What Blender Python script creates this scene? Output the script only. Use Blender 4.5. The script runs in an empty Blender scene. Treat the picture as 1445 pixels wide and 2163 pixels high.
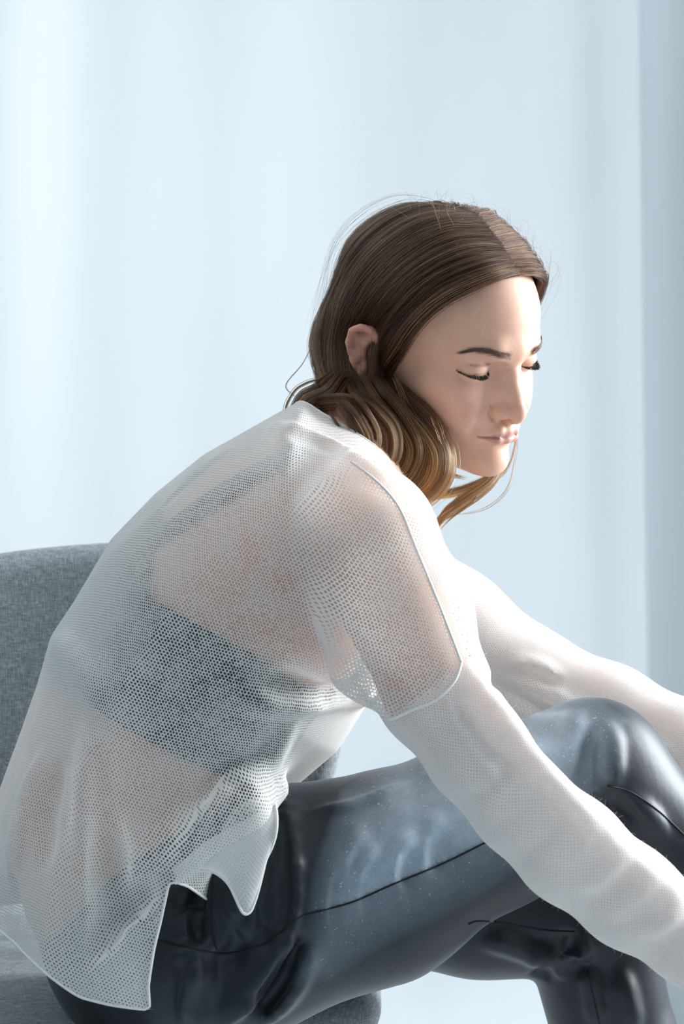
import bpy, bmesh, math, random
import numpy as np

# ---------------------------------------------------------------- camera, world, light, exposure
SC = bpy.context.scene
F, DC, ZC = 5020.0, 2.0, 0.826          # focal length in pixels (1445x2163), distance, height
cam = bpy.data.cameras.new('camera')
cam.sensor_fit = 'VERTICAL'; cam.sensor_height = 36.0; cam.lens = 36.0 * F / 2163.0
cam.clip_start = 0.05; cam.clip_end = 60
cam_o = bpy.data.objects.new('camera', cam); SC.collection.objects.link(cam_o)
cam_o.location = (0, -DC, ZC); cam_o.rotation_euler = (math.pi / 2, 0, 0)
cam.dof.use_dof = True; cam.dof.focus_distance = 1.94; cam.dof.aperture_fstop = 9.0
SC.camera = cam_o
SC.view_settings.view_transform = 'Standard'; SC.view_settings.look = 'None'
SC.view_settings.gamma = 1.0; SC.view_settings.use_curve_mapping = False
SC.view_settings.exposure = 0.0
W = bpy.data.worlds.new('daylight'); SC.world = W; W.use_nodes = True
W.node_tree.nodes['Background'].inputs[0].default_value = (0.80, 0.915, 0.99, 1)
W.node_tree.nodes['Background'].inputs[1].default_value = 1.06


def area_light(name, loc, target, size, power, color):
    l = bpy.data.lights.new(name, 'AREA'); l.shape = 'RECTANGLE'
    l.size, l.size_y = size; l.energy = power; l.color = color
    o = bpy.data.objects.new(name, l); SC.collection.objects.link(o)
    o.location = loc
    d = np.array(target, float) - np.array(loc, float)
    from mathutils import Vector
    o.rotation_euler = Vector(d).to_track_quat('-Z', 'Y').to_euler()
    return o


area_light('window_light', (1.65, 0.5, 1.28), (0.1, 0.0, 0.78), (0.9, 1.4), 22, (0.97, 0.985, 1.0)).data.spread = math.radians(75)
area_light('added_backdrop_light', (-1.5, 0.35, 1.9), (0.2, 1.36, 0.9), (1.5, 1.3), 7.0, (0.93, 0.97, 1.0)).data.spread = math.radians(75)  # unseen fill lamp, added to brighten the backdrop from the left

# ---------------------------------------------------------------- helpers


def P(px, py, y=0.0):
    s = (DC + y) / F
    return np.array([(px - 722.5) * s, y, ZC - (py - 1081.5) * s])


# head pose: columns are the head's right, front and up
RH = np.array([[-0.71804358, 0.68481821, 0.12424746],
               [-0.67433251, -0.64032204, -0.36778167],
               [-0.1723052, -0.34786737, 0.92157431]])
TH = np.array([0.14089278, 0.0, 0.12419258 + ZC])


def H(x, y, z):                           # head millimetres (x = her right) to world
    return RH @ (np.array([x, y, z], float) * 0.001) + TH


def unit(v):
    v = np.asarray(v, float); return v / np.linalg.norm(v)


class Field:
    """A signed distance field on a rectilinear grid, built from blended solids."""
    def __init__(s, xs, ys, zs):
        s.ax = [np.asarray(a, np.float32) for a in (xs, ys, zs)]
        s.D = np.full([len(a) for a in s.ax], 0.2, np.float32)

    def _sub(s, lo, hi):
        sl = tuple(slice(max(0, int(np.searchsorted(a, l)) - 1), int(np.searchsorted(a, h)) + 1) for a, l, h in zip(s.ax, lo, hi))
        x = s.ax[0][sl[0]][:, None, None]; y = s.ax[1][sl[1]][None, :, None]; z = s.ax[2][sl[2]][None, None, :]
        return sl, x, y, z

    def _put(s, sl, d, k, mode):
        A = s.D[sl]
        if A.size == 0: return
        k = max(k, 1e-6)
        if mode == 'add':
            h = np.clip(0.5 + 0.5 * (A - d) / k, 0, 1); s.D[sl] = A + (d - A) * h - k * h * (1 - h)
        else:
            h = np.clip(0.5 - 0.5 * (A + d) / k, 0, 1); s.D[sl] = A + (-d - A) * h + k * h * (1 - h)

    def ell(s, c, r, R=None, k=0.01, mode='add'):
        c = np.asarray(c, float); r = np.asarray(r, float)
        R = np.eye(3) if R is None else R
        ext = np.sqrt(((R * r[None, :]) ** 2).sum(1)) + k + 0.006
        sl, x, y, z = s._sub(c - ext, c + ext)
        x = x - np.float32(c[0]); y = y - np.float32(c[1]); z = z - np.float32(c[2])
        k0 = 0; k1 = 0
        for j in range(3):
            q = (x * np.float32(R[0, j]) + y * np.float32(R[1, j]) + z * np.float32(R[2, j])) / np.float32(r[j])
            k0 = k0 + q * q; q = q / np.float32(r[j]); k1 = k1 + q * q
        k0 = np.sqrt(k0); d = k0 * (k0 - 1) / np.sqrt(k1 + 1e-12)
        s._put(sl, d, k, mode)

    def cone(s, a, b, ra, rb, k=0.01, mode='add'):
        a = np.asarray(a, float); b = np.asarray(b, float)
        e = max(ra, rb) + k + 0.006
        sl, x, y, z = s._sub(np.minimum(a, b) - e, np.maximum(a, b) + e)
        ab = b - a; L2 = float(ab @ ab) + 1e-12
        X = x - np.float32(a[0]); Y = y - np.float32(a[1]); Z = z - np.float32(a[2])
        t = np.clip((X * np.float32(ab[0]) + Y * np.float32(ab[1]) + Z * np.float32(ab[2])) / np.float32(L2), 0, 1)
        d = np.sqrt((X - t * np.float32(ab[0])) ** 2 + (Y - t * np.float32(ab[1])) ** 2 + (Z - t * np.float32(ab[2])) ** 2) - (np.float32(ra) + t * np.float32(rb - ra))
        s._put(sl, d, k, mode)

    def chain(s, pts, rs, k=0.01, mode='add'):
        for i in range(len(pts) - 1): s.cone(pts[i], pts[i + 1], rs[i], rs[i + 1], k, mode)

    def sample(s, p):
        p = np.atleast_2d(p); idx = []; fr = []
        for d in range(3):
            a = s.ax[d]; i = np.clip(np.searchsorted(a, p[:, d]) - 1, 0, len(a) - 2)
            idx.append(i); fr.append(np.clip((p[:, d] - a[i]) / (a[i + 1] - a[i]), 0, 1))
        r = 0
        for i in (0, 1):
            for j in (0, 1):
                for l in (0, 1):
                    w = (fr[0] if i else 1 - fr[0]) * (fr[1] if j else 1 - fr[1]) * (fr[2] if l else 1 - fr[2])
                    r = r + w * s.D[idx[0] + i, idx[1] + j, idx[2] + l]
        return r

    def trace(s, px, py, lift=0.0, y0=-0.42, y1=0.5):
        """first surface point seen through a point of the view, lifted towards the camera"""
        ys = np.arange(y0, y1, 0.0015)
        pts = np.stack([P(px, py, y) for y in (ys[0], ys[-1])]); t = (ys - ys[0]) / (ys[-1] - ys[0])
        pts = pts[0] + (pts[1] - pts[0]) * t[:, None]
        d = s.sample(pts); i = int(np.argmax(d < 0)) if (d < 0).any() else int(np.argmin(d))
        return pts[i] - np.array([0, lift, 0])

    def crease(s, line, r, k, mode='add', lift=0.0, n=10):
        """a fold or a hollow along a line on the near surface"""
        q = spline([(a[0], a[1], 0) for a in line], n); rr = np.interp(np.linspace(0, 1, n), np.linspace(0, 1, len(np.atleast_1d(r))), np.atleast_1d(r)) if np.ndim(r) else np.full(n, r) * np.clip(np.sin(np.linspace(0.12, math.pi - 0.12, n)) * 1.5, 0.3, 1)
        s.chain([s.trace(a[0], a[1], lift) for a in q], rr, k, mode)

    def pillow(s, poly, yc, width, rnd, k, mode='add'):
        """a solid with a given outline in the x-z plane, swollen towards +-y"""
        poly = np.asarray(poly, float); lo = poly.min(0) - k - .01; hi = poly.max(0) + k + .01
        sl, x, y, z = s._sub(np.array([lo[0], yc - width - k - .01, lo[1]]), np.array([hi[0], yc + width + k + .01, hi[1]]))
        X = x[:, 0, :] + 0 * z[0]; Z = z[0] + 0 * X
        d = np.full(X.shape, 9.0); ins = np.zeros(X.shape, bool)
        for i in range(len(poly)):
            a, b = poly[i], poly[(i + 1) % len(poly)]; e = b - a
            t = np.clip(((X - a[0]) * e[0] + (Z - a[1]) * e[1]) / (e @ e + 1e-12), 0, 1)
            d = np.minimum(d, np.hypot(X - a[0] - t * e[0], Z - a[1] - t * e[1]))
            cr = ((a[1] > Z) != (b[1] > Z)) & (X < (b[0] - a[0]) * (Z - a[1]) / (b[1] - a[1] + 1e-12) + a[0]); ins ^= cr
        q = np.where(ins, 1 - np.minimum(d / rnd, 1), 1 + d / rnd)[:, None, :]
        yy = np.abs(y - np.float32(yc)) / width
        g = np.sqrt(q * q + yy * yy)
        gr = np.sqrt((q / rnd) ** 2 + (yy / width) ** 2) / np.maximum(g, 1e-4)
        s._put(sl, ((g - 1) / np.maximum(gr, 1.0 / max(rnd, width) * 0.5)).astype(np.float32), k, mode)

    def mesh(s, smooth=1):
        """surface nets"""
        D = s.D; S = D < 0
        n = np.array(D.shape); m = n - 1
        c = [S[i:m[0] + i, j:m[1] + j, l:m[2] + l] for i in (0, 1) for j in (0, 1) for l in (0, 1)]
        anyv = c[0].copy(); allv = c[0].copy()
        for q in c[1:]: anyv |= q; allv &= q
        act = np.argwhere(anyv & ~allv); del anyv, allv, c
        flat = (act[:, 0] * m[1] + act[:, 1]) * m[2] + act[:, 2]
        acc = np.zeros((len(act), 3)); cnt = np.zeros(len(act))
        ax = s.ax
        for d in range(3):
            o = [q for q in range(3) if q != d]
            for u in (0, 1):
                for v in (0, 1):
                    i0 = act.copy(); i0[:, o[0]] += u; i0[:, o[1]] += v
                    i1 = i0.copy(); i1[:, d] += 1
                    a = D[tuple(i0.T)]; b = D[tuple(i1.T)]
                    mk = (a < 0) != (b < 0)
                    t = (a[mk] / (a[mk] - b[mk]))
                    p = np.stack([ax[q][i0[mk, q]] for q in range(3)], 1).astype(float)
                    p[:, d] += t * (ax[d][i1[mk, d]] - ax[d][i0[mk, d]])
                    acc[mk] += p; cnt[mk] += 1
        V = acc / cnt[:, None]
        faces = []
        for d in range(3):
            o = [(d + 1) % 3, (d + 2) % 3]
            sl0 = [slice(None)] * 3; sl1 = [slice(None)] * 3
            sl0[d] = slice(0, -1); sl1[d] = slice(1, None)
            for q in o: sl0[q] = slice(1, -1); sl1[q] = slice(1, -1)
            A = S[tuple(sl0)]; B = S[tuple(sl1)]
            e = np.argwhere(A != B)
            if not len(e): continue
            inside = A[tuple(e.T)]
            base = e.copy()
            for q in o: base[:, q] += 1
            quad = []
            for du, dv in ((0, 0), (-1, 0), (-1, -1), (0, -1)):
                cidx = base.copy(); cidx[:, o[0]] += du; cidx[:, o[1]] += dv
                f = (cidx[:, 0] * m[1] + cidx[:, 1]) * m[2] + cidx[:, 2]
                quad.append(np.searchsorted(flat, f))
            quad = np.stack(quad, 1)
            quad[~inside] = quad[~inside][:, ::-1]
            faces.append(quad)
        Q = np.concatenate(faces)
        for _ in range(smooth): V = lap(V, Q)
        return V, Q


def lap(V, Q, w=0.5):
    acc = np.zeros_like(V); cnt = np.zeros(len(V))
    n = Q.shape[1]
    for i in range(n):
        for j in (i - 1, (i + 1) % n):
            for d in range(3): acc[:, d] += np.bincount(Q[:, i], V[Q[:, j], d], len(V))
            cnt += np.bincount(Q[:, i], minlength=len(V))
    return V * (1 - w) + w * acc / np.maximum(cnt, 1)[:, None]


def axis_grid(lo, hi, coarse, fine=None):
    """grid coordinates with a finer step between fine[0] and fine[1]"""
    if fine is None: return np.arange(lo, hi + coarse, coarse)
    a = np.arange(fine[0], lo - coarse, -coarse)[::-1]
    b = np.arange(fine[0] + fine[2], fine[1], fine[2])
    return np.concatenate([a, b, np.arange(b[-1] + coarse, hi + coarse, coarse)])


def clip_mesh(V, faces, sc):
    """keep the part of a mesh where the scalar sc is negative, cut cleanly"""
    V = [tuple(v) for v in V]; cut = {}
    out = []
    neg = sc < 0
    def mid(a, b):
        key = (a, b) if a < b else (b, a)
        if key not in cut:
            t = sc[a] / (sc[a] - sc[b]); t = min(max(t, 0.02), 0.98)
            cut[key] = len(V)
            V.append(tuple(V[a][q] + t * (V[b][q] - V[a][q]) for q in range(3)))
        return cut[key]
    Fa = np.asarray(faces); nn = neg[Fa].sum(1)
    out = [tuple(f) for f in Fa[nn == Fa.shape[1]].tolist()]
    for f in Fa[(nn > 0) & (nn < Fa.shape[1])].tolist():
        g = []
        for i in range(len(f)):
            a, b = f[i], f[(i + 1) % len(f)]
            if neg[a]: g.append(a)
            if neg[a] != neg[b]: g.append(mid(a, b))
        if len(g) > 2: out.append(tuple(g))
    V = np.array(V)
    used = np.zeros(len(V), bool)
    for f in out: used[list(f)] = True
    ix = np.cumsum(used) - 1
    return V[used], [tuple(ix[list(f)]) for f in out]


def keep_components(V, faces, keep):
    """keep the connected pieces that hold a vertex near one of the given points"""
    par = np.arange(len(V))
    Q = np.array([(f[i], f[(i + 1) % len(f)]) for f in faces for i in range(len(f))])
    while True:
        m = np.minimum(par[Q[:, 0]], par[Q[:, 1]]); new = par.copy()
        np.minimum.at(new, Q[:, 0], m); np.minimum.at(new, Q[:, 1], m)
        new = new[new]
        if (new == par).all(): break
        par = new
    roots = {par[((V - np.asarray(k)) ** 2).sum(1).argmin()] for k in keep}
    ok = np.isin(par, list(roots))
    ix = np.cumsum(ok) - 1
    return V[ok], [tuple(ix[list(f)]) for f in faces if ok[f[0]]]


def link(name, me, mat=None, parent=None, smooth=True):
    o = bpy.data.objects.new(name, me); SC.collection.objects.link(o)
    if mat is not None: me.materials.append(mat)
    if parent is not None: o.parent = parent
    if smooth and hasattr(me, 'polygons'):
        me.polygons.foreach_set('use_smooth', [True] * len(me.polygons))
    return o


def mesh_obj(name, V, faces, mat, parent=None, smooth=True):
    me = bpy.data.meshes.new(name)
    me.from_pydata([tuple(map(float, v)) for v in V], [], [tuple(map(int, f)) for f in faces]); me.update()
    return link(name, me, mat, parent, smooth)


def tag(o, label=None, cat=None, group=None, kind=None):
    if label: o['label'] = label
    if cat: o['category'] = cat
    if group: o['group'] = group
    if kind: o['kind'] = kind
    return o


def spline(pts, n):
    """Catmull-Rom through pts, n samples, even in arc length"""
    p = np.asarray(pts, float)
    if len(p) == 2:
        t = np.linspace(0, 1, n)[:, None]; return p[0] * (1 - t) + p[1] * t
    q = np.vstack([2 * p[0] - p[1], p, 2 * p[-1] - p[-2]])
    seg = []
    t = np.linspace(0, 1, 24, endpoint=False)[:, None]
    for i in range(1, len(q) - 2):
        a, b, c, d = q[i - 1], q[i], q[i + 1], q[i + 2]
        seg.append(0.5 * (2 * b + (c - a) * t + (2 * a - 5 * b + 4 * c - d) * t ** 2 + (3 * b - a - 3 * c + d) * t ** 3))
    seg.append(p[-1:]); s = np.vstack(seg)
    L = np.r_[0, np.cumsum(np.linalg.norm(np.diff(s[:, :3], axis=0), axis=1))]
    u = np.linspace(0, L[-1], n)
    return np.stack([np.interp(u, L, s[:, j]) for j in range(s.shape[1])], 1)


def tube(pts, r, sides=8, closed=False):
    """vertices and faces of a tube along pts; r scalar or per point"""
    p = np.asarray(pts, float); n = len(p); r = np.broadcast_to(np.asarray(r, float), (n,))
    T = np.gradient(p, axis=0) if not closed else np.roll(p, -1, 0) - np.roll(p, 1, 0)
    T /= np.linalg.norm(T, axis=1)[:, None] + 1e-12
    N = np.zeros_like(p); ref = np.array([0.3, 0.2, 0.93]); v = np.cross(T[0], ref); v /= np.linalg.norm(v)
    for i in range(n):
        v = v - T[i] * (v @ T[i]); v /= np.linalg.norm(v) + 1e-12; N[i] = v
    B = np.cross(T, N)
    a = np.linspace(0, 2 * np.pi, sides, endpoint=False)
    V = (p[:, None] + r[:, None, None] * (np.cos(a)[None, :, None] * N[:, None] + np.sin(a)[None, :, None] * B[:, None])).reshape(-1, 3)
    fs = []
    for i in range(n if closed else n - 1):
        i2 = (i + 1) % n
        for j in range(sides):
            j2 = (j + 1) % sides
            fs.append((i * sides + j, i * sides + j2, i2 * sides + j2, i2 * sides + j))
    if not closed:
        fs.append(tuple(range(sides))[::-1]); fs.append(tuple((n - 1) * sides + j for j in range(sides)))
    return V, fs


# ---------------------------------------------------------------- materials


def new_mat(name):
    m = bpy.data.materials.new(name); m.use_nodes = True
    nt = m.node_tree; b = nt.nodes['Principled BSDF']
    return m, nt, b


def nd(nt, t, **kw):
    n = nt.nodes.new(t)
    for k, v in kw.items():
        if k.startswith('i_'):
            key = k[2:]; key = int(key) if key.isdigit() else key.replace('_', ' ')
            n.inputs[key].default_value = v
        else: setattr(n, k, v)
    return n


def mth(nt, op, a, b=None, c=None):
    n = nt.nodes.new('ShaderNodeMath'); n.operation = op
    for i, v in enumerate((a, b, c)):
        if v is None: continue
        if isinstance(v, (int, float)): n.inputs[i].default_value = v
        else: nt.links.new(v, n.inputs[i])
    return n.outputs[0]


def noise(nt, scale, detail=4, vec=None, rough=0.5):
    n = nd(nt, 'ShaderNodeTexNoise'); n.inputs['Scale'].default_value = scale
    n.inputs['Detail'].default_value = detail; n.inputs['Roughness'].default_value = rough
    if vec is not None: nt.links.new(vec, n.inputs['Vector'])
    return n.outputs[0]


def ramp(nt, fac, stops):
    r = nt.nodes.new('ShaderNodeValToRGB'); e = r.color_ramp.elements
    while len(e) < len(stops): e.new(0.5)
    for q, (p, c) in zip(e, stops): q.position = p; q.color = (*c, 1) if len(c) == 3 else c
    nt.links.new(fac, r.inputs[0]); return r.outputs[0]


def bump(nt, b, h, strength, dist):
    n = nt.nodes.new('ShaderNodeBump'); n.inputs['Strength'].default_value = strength; n.inputs['Distance'].default_value = dist
    nt.links.new(h, n.inputs['Height']); nt.links.new(n.outputs[0], b.inputs['Normal']); return n


def obj_coord(nt):
    return nd(nt, 'ShaderNodeTexCoord').outputs['Object']


def m_skin():
    m, nt, b = new_mat('skin')
    a = nd(nt, 'ShaderNodeAttribute', attribute_name='tint')
    n = noise(nt, 90, 5, obj_coord(nt)); n2 = noise(nt, 700, 3, obj_coord(nt))
    mx = nd(nt, 'ShaderNodeMix', data_type='RGBA', blend_type='MULTIPLY'); mx.inputs[0].default_value = 1
    nt.links.new(a.outputs['Color'], mx.inputs[6]); nt.links.new(ramp(nt, n, [(0.3, (0.93, 0.9, 0.89)), (0.7, (1, 1, 1))]), mx.inputs[7])
    nt.links.new(mx.outputs[2], b.inputs['Base Color'])
    b.inputs['Roughness'].default_value = 0.48; b.inputs['Specular IOR Level'].default_value = 0.38
    b.inputs['Subsurface Weight'].default_value = 0.35; b.inputs['Subsurface Radius'].default_value = (1.0, 0.38, 0.2)
    b.inputs['Subsurface Scale'].default_value = 0.007
    bump(nt, b, n2, 0.15, 0.0006)
    return m


def m_plain(name, col, rough=0.6, spec=0.4, nscale=60, nstr=0.12, ndist=0.002):
    m, nt, b = new_mat(name)
    n = noise(nt, nscale, 5, obj_coord(nt))
    c0 = tuple(q * 0.92 for q in col)
    nt.links.new(ramp(nt, n, [(0.3, c0), (0.7, col)]), b.inputs['Base Color'])
    b.inputs['Roughness'].default_value = rough; b.inputs['Specular IOR Level'].default_value = spec
    bump(nt, b, n, nstr, ndist); return m


def m_backdrop(name, col):
    m, nt, b = new_mat(name)
    oc = obj_coord(nt)
    mp = nd(nt, 'ShaderNodeMapping'); mp.inputs['Scale'].default_value = (1, 1, 0.35); nt.links.new(oc, mp.inputs[0])
    n = noise(nt, 7, 4, mp.outputs[0]); w = noise(nt, 900, 2, oc)
    nt.links.new(ramp(nt, n, [(0.3, tuple(q * 0.97 for q in col)), (0.7, col)]), b.inputs['Base Color'])
    b.inputs['Roughness'].default_value = 0.95; b.inputs['Specular IOR Level'].default_value = 0.1
    h = mth(nt, 'ADD', mth(nt, 'MULTIPLY', n, 1.0), mth(nt, 'MULTIPLY', w, 0.02))
    bump(nt, b, h, 0.12, 0.02); return m


def m_upholstery():
    m, nt, b = new_mat('grey_upholstery')
    oc = obj_coord(nt)
    sx = nd(nt, 'ShaderNodeSeparateXYZ'); nt.links.new(oc, sx.inputs[0])
    u = mth(nt, 'MULTIPLY', mth(nt, 'ADD', sx.outputs[0], mth(nt, 'MULTIPLY', sx.outputs[1], 0.35)), 2 * math.pi / 0.0024)
    v = mth(nt, 'MULTIPLY', mth(nt, 'ADD', sx.outputs[2], mth(nt, 'MULTIPLY', sx.outputs[1], 0.9)), 2 * math.pi / 0.0024)
    s = mth(nt, 'ADD', mth(nt, 'SINE', u), mth(nt, 'SINE', v))
    mp = nd(nt, 'ShaderNodeMapping'); mp.inputs['Scale'].default_value = (160, 160, 900); nt.links.new(oc, mp.inputs[0])
    mp2 = nd(nt, 'ShaderNodeMapping'); mp2.inputs['Scale'].default_value = (900, 160, 160); nt.links.new(oc, mp2.inputs[0])
    n1 = noise(nt, 1.0, 4, mp.outputs[0]); n2 = noise(nt, 1.0, 4, mp2.outputs[0])
    f = mth(nt, 'ADD', mth(nt, 'MULTIPLY', mth(nt, 'ADD', n1, n2), 0.5), mth(nt, 'MULTIPLY', s, 0.04))
    nt.links.new(ramp(nt, f, [(0.32, (0.085, 0.105, 0.115)), (0.5, (0.175, 0.20, 0.213)), (0.68, (0.31, 0.345, 0.36))]), b.inputs['Base Color'])
    b.inputs['Roughness'].default_value = 0.95; b.inputs['Specular IOR Level'].default_value = 0.15
    b.inputs['Sheen Weight'].default_value = 0.2
    bump(nt, b, f, 0.5, 0.0012); return m


# ---------------------------------------------------------------- setting


def sheet(name, prof, xs, wave, mat, thick=0.0):
    """a cloth hung along the profile (y, z) over the widths xs, pushed by wave(x, s)"""
    pr = spline([(0, y, z) for y, z in prof], 70)
    Ls = np.r_[0, np.cumsum(np.linalg.norm(np.diff(pr, axis=0), axis=1))]
    tan = np.gradient(pr, axis=0); tan /= np.linalg.norm(tan, axis=1)[:, None]
    V = []
    for i, p in enumerate(pr):
        nrm = np.array([0, tan[i][2], -tan[i][1]])
        for x in xs:
            w = wave(x, Ls[i]); q = p + nrm * w[0]; V.append((x + w[1], q[1], q[2]))
    nx = len(xs)
    fs = [(i * nx + j, i * nx + j + 1, (i + 1) * nx + j + 1, (i + 1) * nx + j) for i in range(len(pr) - 1) for j in range(nx - 1)]
    o = mesh_obj(name, V, fs, mat)
    if thick:
        md = o.modifiers.new('thickness', 'SOLIDIFY'); md.thickness = thick
    return o


def build_setting():
    mw = m_plain('white_wall_paint', (0.66, 0.74, 0.80), 0.9, 0.2, 30, 0.05)
    mf = m_plain('pale_floor_paint', (0.70, 0.78, 0.84), 0.7, 0.3, 12, 0.05)
    V = [(-3, -3.2, 0), (3.2, -3.2, 0), (3.2, 2.3, 0), (-3, 2.3, 0), (-3, -3.2, -.1), (3.2, -3.2, -.1), (3.2, 2.3, -.1), (-3, 2.3, -.1)]
    box = [(0, 1, 2, 3), (7, 6, 5, 4), (0, 4, 5, 1), (1, 5, 6, 2), (2, 6, 7, 3), (3, 7, 4, 0)]
    tag(mesh_obj('floor', V, box, mf, smooth=False), kind='structure')
    V = [(-3, 2.3, 0), (3.2, 2.3, 0), (3.2, 2.4, 0), (-3, 2.4, 0)]
    V = V + [(x, y, 2.9) for x, y, z in V]
    tag(mesh_obj('wall_back', V, [(3, 2, 1, 0), (4, 5, 6, 7), (0, 1, 5, 4), (1, 2, 6, 5), (2, 3, 7, 6), (3, 0, 4, 7)], mw, smooth=False), kind='structure')
    mg = m_plain('grey_blocker_paint', (0.26, 0.28, 0.31), 0.9, 0.2, 30, 0.05)
    def wall(name, x0, x1, y0, y1):
        V = [(x0, y0, 0), (x1, y0, 0), (x1, y1, 0), (x0, y1, 0)]; V = V + [(x, y, 2.9) for x, y, z in V]
        tag(mesh_obj(name, V, [(3, 2, 1, 0), (4, 5, 6, 7), (0, 1, 5, 4), (1, 2, 6, 5), (2, 3, 7, 6), (3, 0, 4, 7)], mg, smooth=False), kind='structure')
    wall('added_wall_left', -3.1, -3.0, -3.3, 2.3); wall('added_wall_front', -3.0, 3.2, -3.3, -3.2)  # unseen dark walls added to block sky light and shape the fill
    mb = m_backdrop('pale_blue_cloth', (0.83, 0.87, 0.89))

    def wave(x, s):
        e = max(0.0, (x - 0.27)) ** 1.6
        hang = min(1, max(0.25, 1.15 - abs(s - 0.9) * 0.35))
        w = 0.007 * math.sin(x * 17 + 0.5 + 0.25 * s) * math.exp(-max(0, x + 0.1) * 3) + 0.005 * math.sin(x * 7.3 + 1.9) + 0.006 * math.sin(x * 31 + 0.7 * s) * math.exp(-((x + 0.42) / 0.2) ** 2)
        w -= 0.020 / (1 + math.exp(-(x - 0.335 - 0.012 * s) / 0.012)) * (x < 0.5)
        floor_w = 1 / (1 + math.exp(-(s - 2.0) * 9))
        w = w * hang * (1 - floor_w) + floor_w * 0.011 * (math.sin(x * 13 + s * 21) + math.sin(x * 29 - s * 12 + 1) * 0.6)
        return (w - 0.30 * e, 0.012 * s if x > 0.2 else 0)
    prof = [(1.36, 2.35), (1.36, 1.6), (1.36, 0.8), (1.36, 0.34), (1.33, 0.17), (1.20, 0.055), (0.93, 0.024)]
    xs = np.linspace(-1.7, 0.418, 260)
    o = sheet('backdrop_cloth', prof, xs, wave, mb, 0.002)
    tag(o, 'wide pale blue-white cloth hung in soft folds behind the woman and the chair', 'backdrop')
    fl = lambda x, s: (0.0025 * (math.sin(x * 13 + s * 21) + math.sin(x * 29 - s * 12 + 1) * 0.6 + math.sin(x * 7 - s * 34)), 0)
    o = sheet('floor_cloth', [(1.0, 0.010), (0.9, 0.010), (0.4, 0.010), (-0.2, 0.010), (-0.6, 0.010)], np.linspace(-1.5, 1.7, 120), fl, mb, 0.002)
    tag(o, 'pale blue cloth spread over the floor below the chair, slightly wrinkled', 'cloth')

    def wave2(x, s): return (0.014 * math.sin(x * 21) + 0.008 * math.sin(x * 47 + s), 0)
    o = sheet('backdrop_cloth', [(1.50, 2.35), (1.50, 1.4), (1.50, 0.6), (1.50, 0.02)], np.linspace(0.2, 1.5, 90), wave2, mb, 0.002)
    tag(o, 'darker grey-blue cloth strip hanging straight at the right edge behind the wide one', 'backdrop')
    # the rail that both hang from
    mr = m_plain('brushed_rail', (0.5, 0.52, 0.54), 0.4, 0.5)
    V, f = tube([(-1.9, 1.5, 2.37), (1.7, 1.5, 2.37)], 0.014, 12)
    root = mesh_obj('curtain_rail', V, f, mr); tag(root, 'grey metal rail carrying the backdrop cloths above the frame', 'rail')
    for x in (-1.85, 1.65):
        V, f = tube([(x, 1.5, 2.36), (x, 1.5, 0.02)], 0.016, 12); mesh_obj('upright', V, f, mr, root)
        V, f = tube([(x, 1.5, 0.0), (x, 1.5, 0.025)], 0.11, 20); mesh_obj('foot_plate', V, f, mr, root)


build_setting()

# ---------------------------------------------------------------- the woman's body
HEAD_FINE = 0.0012


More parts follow.
